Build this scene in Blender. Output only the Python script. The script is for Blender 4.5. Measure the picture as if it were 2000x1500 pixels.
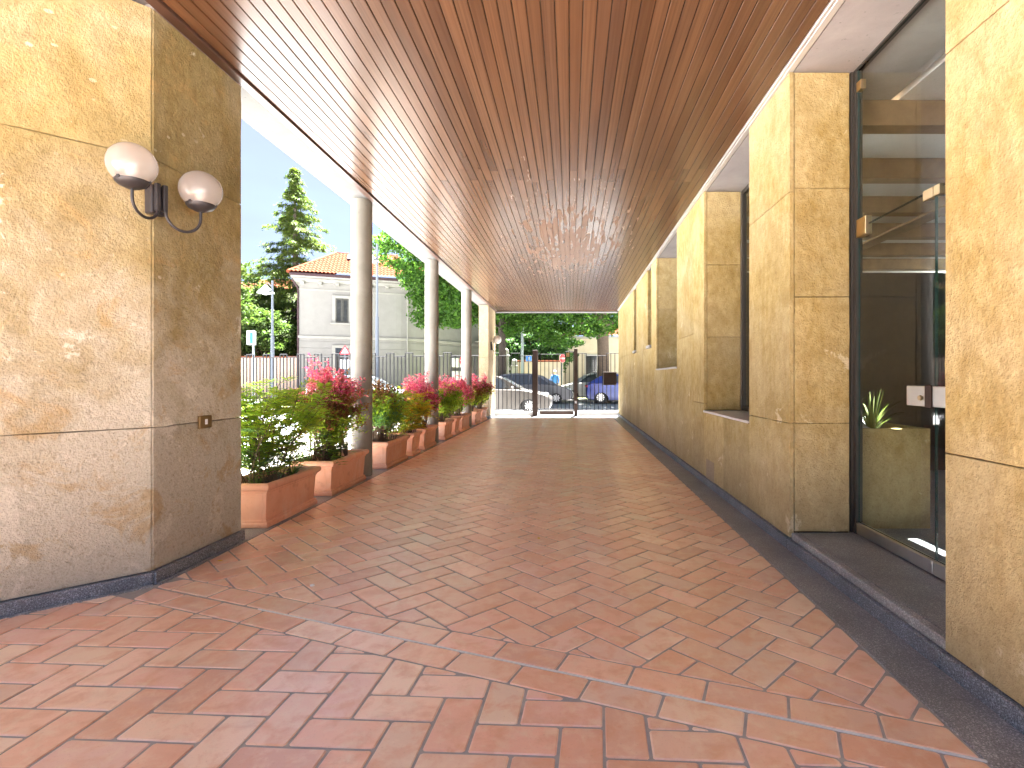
import bpy, bmesh, math, random
import numpy as np
from mathutils import Vector, Matrix, Euler
R = math.radians
rng = random.Random(7)
for o in list(bpy.data.objects): bpy.data.objects.remove(o)
scene = bpy.context.scene
COL = scene.collection

# ------------------------------------------------------------------ camera
F_PX, U0, V0, CAM_H = 1050.0, 1114.0, 739.0, 1.25
cam_data = bpy.data.cameras.new('camera')
cam_data.sensor_width = 36.0
cam_data.lens = F_PX / 2000 * 36
cam_data.shift_x = -(U0 - 1000) / 2000
cam_data.shift_y = -(750 - V0) / 2000
cam_data.clip_start = 0.05
cam_data.clip_end = 3000
cam = bpy.data.objects.new('camera', cam_data)
COL.objects.link(cam)
cam.location = (0, 0, CAM_H)
cam.rotation_euler = (R(90), 0, 0)
scene.camera = cam

# ------------------------------------------------------------------ sky, sun, exposure
SUN_EL, SUN_AZ = 71.0, 80.0          # azimuth: degrees from +X towards +Y
world = bpy.data.worlds.new('World')
scene.world = world
world.use_nodes = True
wn, wl = world.node_tree.nodes, world.node_tree.links
wn.clear()
w_out = wn.new('ShaderNodeOutputWorld')
w_bg = wn.new('ShaderNodeBackground')
w_sky = wn.new('ShaderNodeTexSky')
w_sky.sky_type = 'NISHITA'
w_sky.sun_disc = False
w_sky.sun_elevation = R(SUN_EL)
w_sky.sun_rotation = R(90 - SUN_AZ)
w_sky.air_density = 1.0
w_sky.dust_density = 0.4
w_sky.altitude = 6000
w_sky.ozone_density = 2.0
w_tc = wn.new('ShaderNodeTexCoord')
w_map = wn.new('ShaderNodeMapping')
w_map.inputs['Scale'].default_value = (1.2, 1.2, 4.5)
w_no = wn.new('ShaderNodeTexNoise')
w_no.inputs['Scale'].default_value = 1.6
w_no.inputs['Detail'].default_value = 7
w_no.inputs['Roughness'].default_value = 0.55
w_ramp = wn.new('ShaderNodeValToRGB')
w_ramp.color_ramp.elements[0].position = 0.36
w_ramp.color_ramp.elements[0].color = (.88, .88, .88, 1)
w_ramp.color_ramp.elements[1].position = 0.75
w_ramp.color_ramp.elements[1].color = (.98, .98, .98, 1)
w_mix = wn.new('ShaderNodeMixRGB')
w_mix.inputs['Color2'].default_value = (.46, .52, .72, 1)
wl.new(w_tc.outputs['Generated'], w_map.inputs['Vector'])
wl.new(w_map.outputs['Vector'], w_no.inputs['Vector'])
wl.new(w_no.outputs['Fac'], w_ramp.inputs['Fac'])
wl.new(w_ramp.outputs['Color'], w_mix.inputs['Fac'])
wl.new(w_sky.outputs['Color'], w_mix.inputs['Color1'])
wl.new(w_mix.outputs['Color'], w_bg.inputs['Color'])
w_bg.inputs['Strength'].default_value = 0.05
wl.new(w_bg.outputs['Background'], w_out.inputs['Surface'])

sun_data = bpy.data.lights.new('sun', 'SUN')
sun_data.energy = 5.0
sun_data.angle = R(0.6)
sun_data.color = (1.0, 0.975, 0.94)
sun = bpy.data.objects.new('sun', sun_data)
COL.objects.link(sun)
sun.rotation_euler = Vector((-math.cos(R(SUN_EL)) * math.cos(R(SUN_AZ)), -math.cos(R(SUN_EL)) * math.sin(R(SUN_AZ)),
                             -math.sin(R(SUN_EL)))).to_track_quat('-Z', 'Y').to_euler()
sun.location = (10, 5, 30)

vs = scene.view_settings
vs.view_transform = 'Standard'
vs.look = 'None'
vs.exposure = 4.85
vs.gamma = 1
vs.use_curve_mapping = False
scene.cycles.max_bounces = 10
scene.cycles.diffuse_bounces = 6
scene.cycles.glossy_bounces = 4
scene.cycles.transmission_bounces = 6
scene.cycles.transparent_max_bounces = 12
scene.cycles.caustics_reflective = False
scene.cycles.caustics_refractive = False
scene.cycles.sample_clamp_indirect = 5.0

# ------------------------------------------------------------------ helpers
def at(u, v, Y):
    """photo pixel at depth Y -> world point (for measuring where things stand)"""
    return Vector(((u - U0) * Y / F_PX, Y, CAM_H + (V0 - v) * Y / F_PX))

def origin_of(o):
    v = Vector((0, 0, 0))
    while o is not None:
        v += Vector(o.location); o = o.parent
    return v

def tag(o, label=None, cat=None, group=None, kind=None):
    if label: o['label'] = label
    if cat: o['category'] = cat
    if group: o['group'] = group
    if kind: o['kind'] = kind
    return o

def thing(name, loc, label, cat, group=None):
    o = bpy.data.objects.new(name, None)
    o.empty_display_size = 0.1
    COL.objects.link(o)
    o.location = loc
    return tag(o, label, cat, group)

def link_mesh(name, me, mat, parent=None, loc=(0, 0, 0), rot=(0, 0, 0)):
    o = bpy.data.objects.new(name, me)
    COL.objects.link(o)
    o.location = loc; o.rotation_euler = rot
    if mat and not me.materials: me.materials.append(mat)
    if parent: o.parent = parent
    return o

class MB:
    def __init__(self): self.v = []; self.f = []
    def add(self, vs, fs):
        b = len(self.v)
        self.v += [tuple(p) for p in vs]
        self.f += [tuple(i + b for i in f) for f in fs]
        return self
    def box(self, x0, x1, y0, y1, z0, z1):
        return self.add([(x0, y0, z0), (x1, y0, z0), (x1, y1, z0), (x0, y1, z0), (x0, y0, z1), (x1, y0, z1), (x1, y1, z1), (x0, y1, z1)],
                        [(0, 3, 2, 1), (4, 5, 6, 7), (0, 1, 5, 4), (1, 2, 6, 5), (2, 3, 7, 6), (3, 0, 4, 7)])
    def obox(self, c, ux, uy, uz, hx, hy, hz):
        c, ux, uy, uz = Vector(c), Vector(ux), Vector(uy), Vector(uz)
        vs = [c + ux * (hx * a) + uy * (hy * b) + uz * (hz * d) for d in (-1, 1) for a, b in ((-1, -1), (1, -1), (1, 1), (-1, 1))]
        return self.add(vs, [(0, 3, 2, 1), (4, 5, 6, 7), (0, 1, 5, 4), (1, 2, 6, 5), (2, 3, 7, 6), (3, 0, 4, 7)])
    def prism(self, poly, z0, z1):
        n = len(poly)
        vs = [(p[0], p[1], z0) for p in poly] + [(p[0], p[1], z1) for p in poly]
        fs = [tuple(range(n - 1, -1, -1)), tuple(range(n, 2 * n))] + [(i, (i + 1) % n, n + (i + 1) % n, n + i) for i in range(n)]
        return self.add(vs, fs)
    def tube(self, pts, radii, n=8, cap=True):
        pts = [Vector(p) for p in pts]
        if not hasattr(radii, '__len__'): radii = [radii] * len(pts)
        rings = []
        up = Vector((0.31, 0.17, 0.93)).normalized()
        prev = None
        for i, p in enumerate(pts):
            d = (pts[min(i + 1, len(pts) - 1)] - pts[max(i - 1, 0)])
            if d.length < 1e-9: d = Vector((0, 0, 1))
            d.normalize()
            if prev is None:
                a = d.cross(up if abs(d.dot(up)) < .95 else Vector((1, 0, 0))).normalized()
            else:
                a = (prev - d * prev.dot(d)).normalized()
            prev = a
            b = d.cross(a)
            rings.append([p + (a * math.cos(2 * math.pi * k / n) + b * math.sin(2 * math.pi * k / n)) * radii[i] for k in range(n)])
        vs = [q for r_ in rings for q in r_]
        fs = []
        for i in range(len(pts) - 1):
            for k in range(n):
                fs.append((i * n + k, i * n + (k + 1) % n, (i + 1) * n + (k + 1) % n, (i + 1) * n + k))
        if cap:
            fs.append(tuple(range(n - 1, -1, -1)))
            fs.append(tuple(range((len(pts) - 1) * n, len(pts) * n)))
        return self.add(vs, fs)
    def lathe(self, prof, c, n=24, axis='z', cap=True):
        cx, cy, cz = c
        vs = []
        for r_, h in prof:
            for k in range(n):
                a = 2 * math.pi * k / n
                if axis == 'z': vs.append((cx + r_ * math.cos(a), cy + r_ * math.sin(a), cz + h))
                elif axis == 'y': vs.append((cx + r_ * math.cos(a), cy + h, cz + r_ * math.sin(a)))
                else: vs.append((cx + h, cy + r_ * math.cos(a), cz + r_ * math.sin(a)))
        fs = []
        m = len(prof)
        for i in range(m - 1):
            for k in range(n):
                fs.append((i * n + k, i * n + (k + 1) % n, (i + 1) * n + (k + 1) % n, (i + 1) * n + k))
        if cap: fs.append(tuple(range(n - 1, -1, -1))); fs.append(tuple(range((m - 1) * n, m * n)))
        return self.add(vs, fs)
    def sphere(self, c, r_, n=24, m=14, sx=1, sy=1, sz=1):
        prof = []
        vs = [(c[0], c[1], c[2] - r_ * sz)]
        for i in range(1, m):
            t = math.pi * i / m
            for k in range(n):
                a = 2 * math.pi * k / n
                vs.append((c[0] + r_ * sx * math.sin(t) * math.cos(a), c[1] + r_ * sy * math.sin(t) * math.sin(a), c[2] - r_ * sz * math.cos(t)))
        vs.append((c[0], c[1], c[2] + r_ * sz))
        fs = []
        for k in range(n): fs.append((0, 1 + (k + 1) % n, 1 + k))
        for i in range(m - 2):
            for k in range(n):
                a, b = 1 + i * n, 1 + (i + 1) * n
                fs.append((a + k, a + (k + 1) % n, b + (k + 1) % n, b + k))
        l = len(vs) - 1; a = 1 + (m - 2) * n
        for k in range(n): fs.append((a + k, a + (k + 1) % n, l))
        return self.add(vs, fs)
    def mesh(self, name, origin=(0, 0, 0), bevel=0.0, smooth=False, seg=1):
        ox, oy, oz = origin
        me = bpy.data.meshes.new(name)
        me.from_pydata([(x - ox, y - oy, z - oz) for x, y, z in self.v], [], self.f)
        bm = bmesh.new(); bm.from_mesh(me)
        bmesh.ops.recalc_face_normals(bm, faces=bm.faces)
        if bevel > 0:
            es = [e for e in bm.edges if len(e.link_faces) == 2 and e.calc_face_angle(0) > R(25)]
            bmesh.ops.bevel(bm, geom=es, offset=bevel, segments=seg, affect='EDGES', profile=0.5, clamp_overlap=True)
        bm.to_mesh(me); bm.free()
        if smooth:
            me.polygons.foreach_set('use_smooth', [True] * len(me.polygons))
            try: me.set_sharp_from_angle(angle=R(40))
            except Exception: pass
        return me
    def build(self, name, mat, parent=None, bevel=0.0, smooth=False, seg=1, label=None, cat=None, group=None, kind=None):
        if parent is not None:
            org = origin_of(parent); loc = (0, 0, 0)
        else:
            xs = [p[0] for p in self.v]; ys = [p[1] for p in self.v]; zs = [p[2] for p in self.v]
            org = Vector(((min(xs) + max(xs)) / 2, (min(ys) + max(ys)) / 2, min(zs))); loc = org
        o = link_mesh(name, self.mesh(name, org, bevel, smooth, seg), mat, parent, loc)
        return tag(o, label, cat, group, kind)

def np_mesh(name, V, Fq, mat, parent=None, kind=None, loc=None):
    """V (n,3), Fq (m,4) numpy -> object"""
    org = np.array(origin_of(parent)) if parent is not None else np.array(loc if loc is not None else (0, 0, 0), dtype=float)
    me = bpy.data.meshes.new(name)
    V = (V - org).astype(np.float32)
    n, m, k = len(V), len(Fq), Fq.shape[1]
    me.vertices.add(n); me.vertices.foreach_set('co', V.ravel())
    me.loops.add(m * k); me.loops.foreach_set('vertex_index', Fq.astype(np.int32).ravel())
    me.polygons.add(m); me.polygons.foreach_set('loop_start', (np.arange(m) * k).astype(np.int32))
    try: me.polygons.foreach_set('loop_total', np.full(m, k, dtype=np.int32))
    except Exception: pass
    me.update(calc_edges=True)
    o = link_mesh(name, me, mat, parent, (0, 0, 0) if parent is not None else tuple(org))
    if kind: o['kind'] = kind
    return o

def leaves(C, D, N, L, W, fold=0.25):
    """diamond leaves: centres C, axis D, normal N, length L, width W -> V, F"""
    C, D, N = np.asarray(C, float), np.asarray(D, float), np.asarray(N, float)
    D = D / (np.linalg.norm(D, axis=1, keepdims=True) + 1e-9)
    S = np.cross(N, D); S /= (np.linalg.norm(S, axis=1, keepdims=True) + 1e-9)
    Nn = np.cross(D, S)
    L = np.broadcast_to(np.asarray(L, float), (len(C),))[:, None]; W = np.broadcast_to(np.asarray(W, float), (len(C),))[:, None]
    a = C - D * L * .5
    b = C + S * W * .5 + Nn * W * fold - D * L * .08
    c = C + D * L * .5 - Nn * L * .08
    d = C - S * W * .5 + Nn * W * fold - D * L * .08
    V = np.stack([a, b, c, d], 1).reshape(-1, 3)
    Fq = np.arange(len(C) * 4).reshape(-1, 4)
    return V, Fq

def join_np(parts):
    Vs, Fs, n = [], [], 0
    for V, Fq in parts:
        Vs.append(V); Fs.append(Fq + n); n += len(V)
    return np.concatenate(Vs), np.concatenate(Fs)

def clip(poly, n, d):
    """keep n.p >= d"""
    out = []
    m = len(poly)
    for i in range(m):
        p, q = poly[i], poly[(i + 1) % m]
        a = n[0] * p[0] + n[1] * p[1] - d; b = n[0] * q[0] + n[1] * q[1] - d
        if a >= 0: out.append(p)
        if (a >= 0) != (b >= 0):
            t = a / (a - b)
            out.append((p[0] + (q[0] - p[0]) * t, p[1] + (q[1] - p[1]) * t))
    return out

def area(poly):
    return 0.5 * sum(poly[i][0] * poly[(i + 1) % len(poly)][1] - poly[(i + 1) % len(poly)][0] * poly[i][1] for i in range(len(poly)))

def shrink(poly, g):
    """inset a convex ccw polygon by g"""
    out = list(poly)
    for i in range(len(poly)):
        p, q = poly[i], poly[(i + 1) % len(poly)]
        ex, ey = q[0] - p[0], q[1] - p[1]
        l = math.hypot(ex, ey)
        if l < 1e-6: continue
        n = (-ey / l, ex / l)
        out = clip(out, n, n[0] * p[0] + n[1] * p[1] + g)
        if len(out) < 3: return []
    return out

def round_poly(poly, c, r0, jit=0.0):
    """cut the corners, add jitter"""
    out = []
    n = len(poly)
    for i in range(n):
        p, a, b = Vector(poly[i]), Vector(poly[i - 1]), Vector(poly[(i + 1) % n])
        la, lb = (a - p).length, (b - p).length
        if la < 1e-5 or lb < 1e-5: continue
        ca, cb = min(c, la * .35), min(c, lb * .35)
        for q in (p + (a - p) / la * ca, p + (b - p) / lb * cb):
            out.append((q.x + r0.uniform(-jit, jit), q.y + r0.uniform(-jit, jit)))
    return out

def pillow(poly, depth, bev, drop):
    """verts, faces of a slab whose top edge is eased: rings at -depth, -drop, 0"""
    inner = []
    cx = sum(p[0] for p in poly) / len(poly); cy = sum(p[1] for p in poly) / len(poly)
    for p in poly:
        dx, dy = cx - p[0], cy - p[1]
        l = math.hypot(dx, dy) + 1e-9
        k = min(bev * 1.3, l * .3)
        inner.append((p[0] + dx / l * k, p[1] + dy / l * k))
    n = len(poly)
    vs = [(p[0], p[1], -depth) for p in poly] + [(p[0], p[1], -drop) for p in poly] + [(p[0], p[1], 0) for p in inner]
    fs = [(i, (i + 1) % n, n + (i + 1) % n, n + i) for i in range(n)] + [(n + i, n + (i + 1) % n, 2 * n + (i + 1) % n, 2 * n + i) for i in range(n)]
    fs.append(tuple(range(2 * n, 3 * n)))
    return vs, fs

# ------------------------------------------------------------------ materials
class NT:
    def __init__(self, name):
        self.m = bpy.data.materials.new(name); self.m.use_nodes = True
        self.n = self.m.node_tree.nodes; self.l = self.m.node_tree.links
        self.b = self.n['Principled BSDF']; self.out = self.n['Material Output']
        self.geo = self.n.new('ShaderNodeNewGeometry')
        self.pos = self.geo.outputs['Position']
    def link(self, a, b): self.l.new(a, b)
    def mapping(self, scale, src=None, rot=(0, 0, 0), loc=(0, 0, 0)):
        m = self.n.new('ShaderNodeMapping'); m.inputs['Scale'].default_value = scale; m.inputs['Rotation'].default_value = rot
        m.inputs['Location'].default_value = loc
        self.link(src or self.pos, m.inputs['Vector']); return m.outputs['Vector']
    def noise(self, scale, detail=4, rough=.55, src=None, dist=0.0):
        t = self.n.new('ShaderNodeTexNoise'); t.inputs['Scale'].default_value = scale; t.inputs['Detail'].default_value = detail
        t.inputs['Roughness'].default_value = rough; t.inputs['Distortion'].default_value = dist
        self.link(src or self.pos, t.inputs['Vector']); return t.outputs['Fac']
    def voronoi(self, scale, src=None, feat='F1'):
        t = self.n.new('ShaderNodeTexVoronoi'); t.inputs['Scale'].default_value = scale; t.feature = feat
        self.link(src or self.pos, t.inputs['Vector']); return t
    def ramp(self, fac, stops):
        r_ = self.n.new('ShaderNodeValToRGB'); e = r_.color_ramp.elements
        while len(e) < len(stops): e.new(0.5)
        for i, (p, c) in enumerate(stops):
            e[i].position = p
            e[i].color = (c, c, c, 1) if isinstance(c, (int, float)) else (*c, 1)
        self.link(fac, r_.inputs['Fac']); return r_.outputs['Color']
    def mix(self, fac, a, b, mode='MIX'):
        m = self.n.new('ShaderNodeMixRGB'); m.blend_type = mode
        for s, v in ((m.inputs['Fac'], fac), (m.inputs['Color1'], a), (m.inputs['Color2'], b)):
            if isinstance(v, (int, float)): s.default_value = v if s.type == 'VALUE' else (v, v, v, 1)
            elif isinstance(v, tuple): s.default_value = (*v, 1)
            else: self.link(v, s)
        return m.outputs['Color']
    def math(self, op, a, b=0.0, c=0.0, clamp=False):
        m = self.n.new('ShaderNodeMath'); m.operation = op; m.use_clamp = clamp
        for s, v in zip(m.inputs, (a, b, c)):
            if isinstance(v, (int, float)): s.default_value = v
            else: self.link(v, s)
        return m.outputs[0]
    def rand(self):
        oi = self.n.new('ShaderNodeObjectInfo')
        return self.math('FRACT', self.math('ADD', oi.outputs['Random'], self.geo.outputs['Random Per Island']))
    def island(self): return self.geo.outputs['Random Per Island']
    def xyz(self):
        s = self.n.new('ShaderNodeSeparateXYZ'); self.link(self.pos, s.inputs[0]); return s.outputs
    def bump(self, h, strength=.3, dist=.01, prev=None):
        b = self.n.new('ShaderNodeBump'); b.inputs['Strength'].default_value = strength; b.inputs['Distance'].default_value = dist
        self.link(h, b.inputs['Height'])
        if prev: self.link(prev, b.inputs['Normal'])
        return b.outputs['Normal']
    def done(self, color=None, rough=.6, normal=None, metal=0.0, spec=.5, coat=0.0, coat_rough=.1):
        b = self.b
        for k, v in (('Base Color', color), ('Roughness', rough), ('Normal', normal), ('Metallic', metal), ('Specular IOR Level', spec),
                     ('Coat Weight', coat), ('Coat Roughness', coat_rough)):
            if v is None: continue
            s = b.inputs[k]
            if isinstance(v, (int, float)): s.default_value = v
            elif isinstance(v, tuple): s.default_value = (*v, 1)
            else: self.link(v, s)
        return self.m

M = {}
def plain(name, col, rough=.6, metal=0.0, var=.12, scale=6.0, spec=.5, coat=0.0, bump=0.0):
    t = NT(name)
    n = t.noise(scale, 5, .6)
    f = t.ramp(n, [(.25, 1 - var), (.75, 1 + var)])
    c = t.mix(1.0, col, f, 'MULTIPLY')
    nm = t.bump(t.noise(scale * 12, 3), bump, .004) if bump else None
    M[name] = t.done(c, rough, nm, metal, spec, coat)
    return M[name]

def stone(name, base, dark, pale, fossil, pale_amt, reach=1.15):
    t = NT(name)
    x = t.xyz()
    big = t.noise(1.3, 5, .6, dist=.6)
    mid = t.noise(13.0, 8, .72, src=t.mapping((1, 1, .6)))
    fine = t.noise(75, 4, .7)
    c = t.mix(t.ramp(mid, [(.36, 0.0), (.62, 1.0)]), dark, base)
    c = t.mix(t.ramp(big, [(.40, 0.0), (.66, pale_amt)]), c, pale)
    c = t.mix(t.ramp(t.noise(2.1, 6, .62, dist=.9), [(.34, .55), (.50, 0.0)]), c, tuple(k * .86 for k in dark))
    # old pale weathering low down on the slabs, ragged outline
    low = t.math('SUBTRACT', 1.0, t.math('DIVIDE', x[2], reach), clamp=True)
    edge = t.math('ADD', t.math('MULTIPLY', low, .62), t.math('MULTIPLY', t.noise(3.0, 8, .66, dist=.6), .75))
    worn = t.ramp(edge, [(.50, 0.0), (.78, 1.0)])
    c = t.mix(t.math('MULTIPLY', worn, .88 if fossil else .35), c, pale)
    if fossil:
        c = t.mix(t.ramp(t.noise(3.6, 7, .7, dist=.8), [(.54, 0.0), (.64, .6)]), c, (.43, .29, .12))
    # bare patches with a crisp ragged outline where the surface has flaked, low on the slabs
    bare = t.math('ADD', t.noise(2.7, 9, .68, dist=.5), t.math('MULTIPLY', low, .10 if fossil else .04))
    c = t.mix(t.ramp(bare, [(.645, 0.0), (.675, .8)]), c, tuple(min(.85, k * 1.18) for k in pale))
    # mottled pitting
    pit = t.ramp(t.noise(34, 5, .7), [(.33, 1.0), (.45, 0.0)])
    c = t.mix(t.math('MULTIPLY', pit, .38), c, tuple(k * .55 for k in dark))
    c = t.mix(t.ramp(fine, [(.3, .22), (.6, 0.0)]), c, tuple(k * .4 for k in dark))
    if fossil:
        vor = t.voronoi(9.0, t.mapping((1, 1, 1.6), rot=(.3, .5, .8)))
        wob = t.noise(30, 4, .6)
        d = t.math('ADD', vor.outputs['Distance'], t.math('MULTIPLY', t.math('SUBTRACT', wob, .5), .22))
        sel = t.ramp(vor.outputs['Color'], [(.52, 0.0), (.56, 1.0)])
        sel = t.math('MULTIPLY', sel, t.ramp(t.noise(1.7, 3, .5), [(.45, 0.0), (.58, 1.0)]))
        siz = t.math('ADD', .05, t.math('MULTIPLY', t.noise(4.0, 2, .5), .24))
        blot = t.math('MULTIPLY', t.ramp(t.math('DIVIDE', d, siz), [(.75, 1.0), (1.0, 0.0)]), sel)
        c = t.mix(t.math('MULTIPLY', blot, .5), c, (.62, .55, .42))
        sp = t.ramp(t.noise(21, 6, .75), [(.66, 0.0), (.71, 1.0)])
        c = t.mix(t.math('MULTIPLY', sp, .5), c, (.72, .64, .48))
    oi = t.n.new('ShaderNodeObjectInfo')
    tone = t.ramp(oi.outputs['Random'], [(0, .90), (1, 1.07)])
    c = t.mix(1.0, c, tone, 'MULTIPLY')
    h = t.math('ADD', t.math('MULTIPLY', mid, .8), t.math('ADD', fine, t.math('MULTIPLY', t.noise(28, 5, .7), 1.4)))
    nm = t.bump(h, .8, .014)
    M[name] = t.done(c, .82, nm, spec=.25)
stone('stone_wall', (0.493, 0.374, 0.163), (0.339, 0.231, 0.070), (0.563, 0.480, 0.308), False, .4)
stone('stone_pier', (.36, .285, .125), (.25, .185, .068), (.56, .525, .43), True, .3, 2.5)
stone('stone_pale', (0.391, 0.306, 0.196), (0.323, 0.238, 0.136), (0.442, 0.374, 0.272), False, .5)

def granite(name, a, b, rough, fleck=.5):
    t = NT(name)
    n1 = t.noise(160, 3, .7)
    n2 = t.noise(3, 5, .6)
    v = t.voronoi(220)
    c = t.mix(t.ramp(n1, [(.40, 0.0), (.62, 1.0)]), a, b)
    c = t.mix(t.math('MULTIPLY', t.ramp(v.outputs['Color'], [(.72, 0.0), (.8, 1.0)]), fleck), c, tuple(min(1, k * 2.2) for k in b))
    c = t.mix(t.ramp(n2, [(.35, .45), (.65, 0.0)]), c, tuple(k * .6 for k in a))
    nm = t.bump(n1, .2, .002)
    M[name] = t.done(c, rough, nm)
granite('granite_dark', (.15, .152, .160), (.34, .345, .355), .36)
granite('granite_skirting', (.065, .073, .088), (.28, .305, .335), .5)
granite('granite_step', (.20, .20, .20), (.40, .395, .385), .55)

def wood():
    t = NT('ceiling_wood')
    rnd = t.n.new('ShaderNodeObjectInfo').outputs['Random']
    x = t.xyz()
    off = t.n.new('ShaderNodeCombineXYZ')
    t.link(t.math('ADD', x[0], t.math('MULTIPLY', rnd, 37.0)), off.inputs[0]); t.link(t.math('ADD', x[1], t.math('MULTIPLY', rnd, 91.0)), off.inputs[1]); t.link(x[2], off.inputs[2])
    v = off.outputs[0]
    grain = t.noise(1.0, 5, .6, src=t.mapping((60, .55, 2), v), dist=.15)
    fig = t.noise(1.0, 4, .5, src=t.mapping((5, .5, 1), v), dist=.2)
    c = t.ramp(rnd, [(0, (.064, .031, .0155)), (.3, (.090, .046, .023)), (.7, (.118, .062, .032)), (1, (.076, .040, .023))])
    c = t.mix(t.ramp(grain, [(.35, .5), (.62, 0.0)]), c, (.050, .020, .010))
    c = t.mix(t.ramp(fig, [(.45, 0.0), (.80, .35)]), c, (.17, .080, .037))
    # flaking varnish in a worn field half way along: bare patches with hard stretched outlines
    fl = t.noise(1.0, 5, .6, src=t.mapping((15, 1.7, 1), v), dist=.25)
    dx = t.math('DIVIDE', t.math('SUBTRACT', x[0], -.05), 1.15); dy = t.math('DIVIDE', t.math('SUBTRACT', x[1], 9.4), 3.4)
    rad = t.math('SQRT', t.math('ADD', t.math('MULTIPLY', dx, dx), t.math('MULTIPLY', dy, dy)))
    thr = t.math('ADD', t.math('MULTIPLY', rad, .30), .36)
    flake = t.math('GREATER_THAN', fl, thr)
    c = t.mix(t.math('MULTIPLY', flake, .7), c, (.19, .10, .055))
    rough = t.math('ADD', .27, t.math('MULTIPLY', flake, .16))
    nm = t.bump(grain, .03, .001)
    M['ceiling_wood'] = t.done(c, rough, nm, spec=.24)
wood()
plain('wood_backing', (.02, .012, .008), .9)
plain('wood_trim', (.065, .032, .022), .45)

def tilemat():
    t = NT('terracotta_tile')
    rnd = t.rand()
    off = t.n.new('ShaderNodeVectorMath'); off.operation = 'ADD'
    cv = t.n.new('ShaderNodeCombineXYZ')
    t.link(t.math('MULTIPLY', rnd, 53.0), cv.inputs[2])
    t.link(t.pos, off.inputs[0]); t.link(cv.outputs[0], off.inputs[1])
    v = off.outputs[0]
    c = t.ramp(rnd, [(0, (.76, .40, .28)), (.2, (.82, .50, .38)), (.42, (.88, .64, .51)), (.6, (.84, .53, .46)), (.8, (.78, .42, .30)), (1, (.88, .68, .55))])
    r2 = t.math('FRACT', t.math('MULTIPLY', rnd, 17.3))
    c = t.mix(1.0, c, t.ramp(r2, [(0, .86), (.5, 1.02), (1, 1.10)]), 'MULTIPLY')
    n1 = t.noise(9, 5, .6, src=v, dist=.4)
    c = t.mix(t.ramp(n1, [(.36, .75), (.54, 0.0)]), c, (.72, .345, .205))
    n2 = t.noise(13, 5, .65, src=v, dist=.3)
    c = t.mix(t.ramp(n2, [(.48, 0.0), (.70, .65)]), c, (.86, .66, .52))
    n3 = t.noise(5, 4, .6, src=v)
    c = t.mix(t.ramp(n3, [(.55, 0.0), (.8, .35)]), c, (.62, .42, .36))
    sp = t.ramp(t.noise(120, 3, .7), [(.28, .35), (.40, 0.0)])
    c = t.mix(sp, c, (.38, .17, .10))
    c = t.mix(1.0, c, (1.0, .99, .91), 'MULTIPLY')
    rough = .34
    h = t.math('ADD', t.math('MULTIPLY', t.noise(45, 4, .6), .6), t.math('MULTIPLY', n1, .8))
    nm = t.bump(h, .16, .006)
    M['terracotta_tile'] = t.done(c, rough, nm, spec=1.0, coat=.6, coat_rough=.30)
tilemat()
plain('grout', (.36, .335, .31), .85, var=.2, scale=14)
plain('joint_strip', (.72, .70, .67), .4)

def terracotta():
    t = NT('planter_terracotta')
    n = t.noise(4, 6, .6, dist=.5)
    c = t.mix(t.ramp(n, [(.35, 0.0), (.7, 1.0)]), (.68, .33, .21), (.74, .40, .27))
    bl = t.ramp(t.noise(3.0, 8, .68, dist=.7), [(.50, 0.0), (.66, .55)])
    c = t.mix(bl, c, (.72, .50, .40))
    st = t.ramp(t.noise(1.0, 6, .65, src=t.mapping((11, 11, 1.1))), [(.60, 0.0), (.70, .45)])
    c = t.mix(st, c, (.44, .22, .14))
    dk = t.ramp(t.noise(9, 5, .65), [(.28, .3), (.42, 0.0)])
    c = t.mix(dk, c, (.28, .11, .06))
    oi = t.n.new('ShaderNodeObjectInfo')
    c = t.mix(1.0, c, t.ramp(oi.outputs['Random'], [(0, .86), (1, 1.06)]), 'MULTIPLY')
    nm = t.bump(t.noise(60, 4, .6), .12, .004)
    M['planter_terracotta'] = t.done(c, .6, nm, spec=.3)
terracotta()

def concrete(name, a, b, streak=True):
    t = NT(name)
    n = t.noise(2.2, 6, .62, dist=.4)
    c = t.mix(t.ramp(n, [(.3, 0.0), (.7, 1.0)]), a, b)
    if streak:
        s = t.noise(1.0, 5, .6, src=t.mapping((9, 9, .6)))
        c = t.mix(t.ramp(s, [(.30, .35), (.5, 0.0)]), c, tuple(k * .6 for k in a))
    pit = t.ramp(t.noise(30, 5, .72), [(.30, .7), (.37, 0.0)])
    c = t.mix(pit, c, tuple(k * .45 for k in a))
    nm = t.bump(t.noise(40, 5, .65), .3, .005)
    M[name] = t.done(c, .8, nm, spec=.3)
concrete('concrete_column', (0.185, 0.175, 0.150), (0.260, 0.248, 0.220))
concrete('concrete_beam', (0.089, 0.087, 0.083), (0.115, 0.114, 0.109), False)
concrete('plaster_soffit', (0.270, 0.252, 0.243), (0.360, 0.338, 0.324), False)
concrete('courtyard_paving', (.60, .62, .65), (.69, .71, .745), False)
concrete('white_kerb', (0.320, 0.308, 0.288), (0.376, 0.364, 0.344), False)
concrete('house_plaster', (0.168, 0.161, 0.148), (0.192, 0.185, 0.171), False)
concrete('house_trim', (0.210, 0.202, 0.181), (0.235, 0.227, 0.206), False)
concrete('ochre_plaster', (0.302, 0.260, 0.193), (0.344, 0.302, 0.235), False)
concrete('garden_wall', (0.302, 0.235, 0.185), (0.353, 0.286, 0.235), False)
concrete('lobby_plaster', (.52, .50, .47), (.58, .56, .53), False)
plain('asphalt', (.26, .26, .265), .85, var=.15, scale=3, bump=.3)
plain('bounce_damping_dark', (.20, .20, .205), .9, var=.2, scale=3, bump=.3)  # dark grey for the unseen ground that damps bounce light
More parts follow.
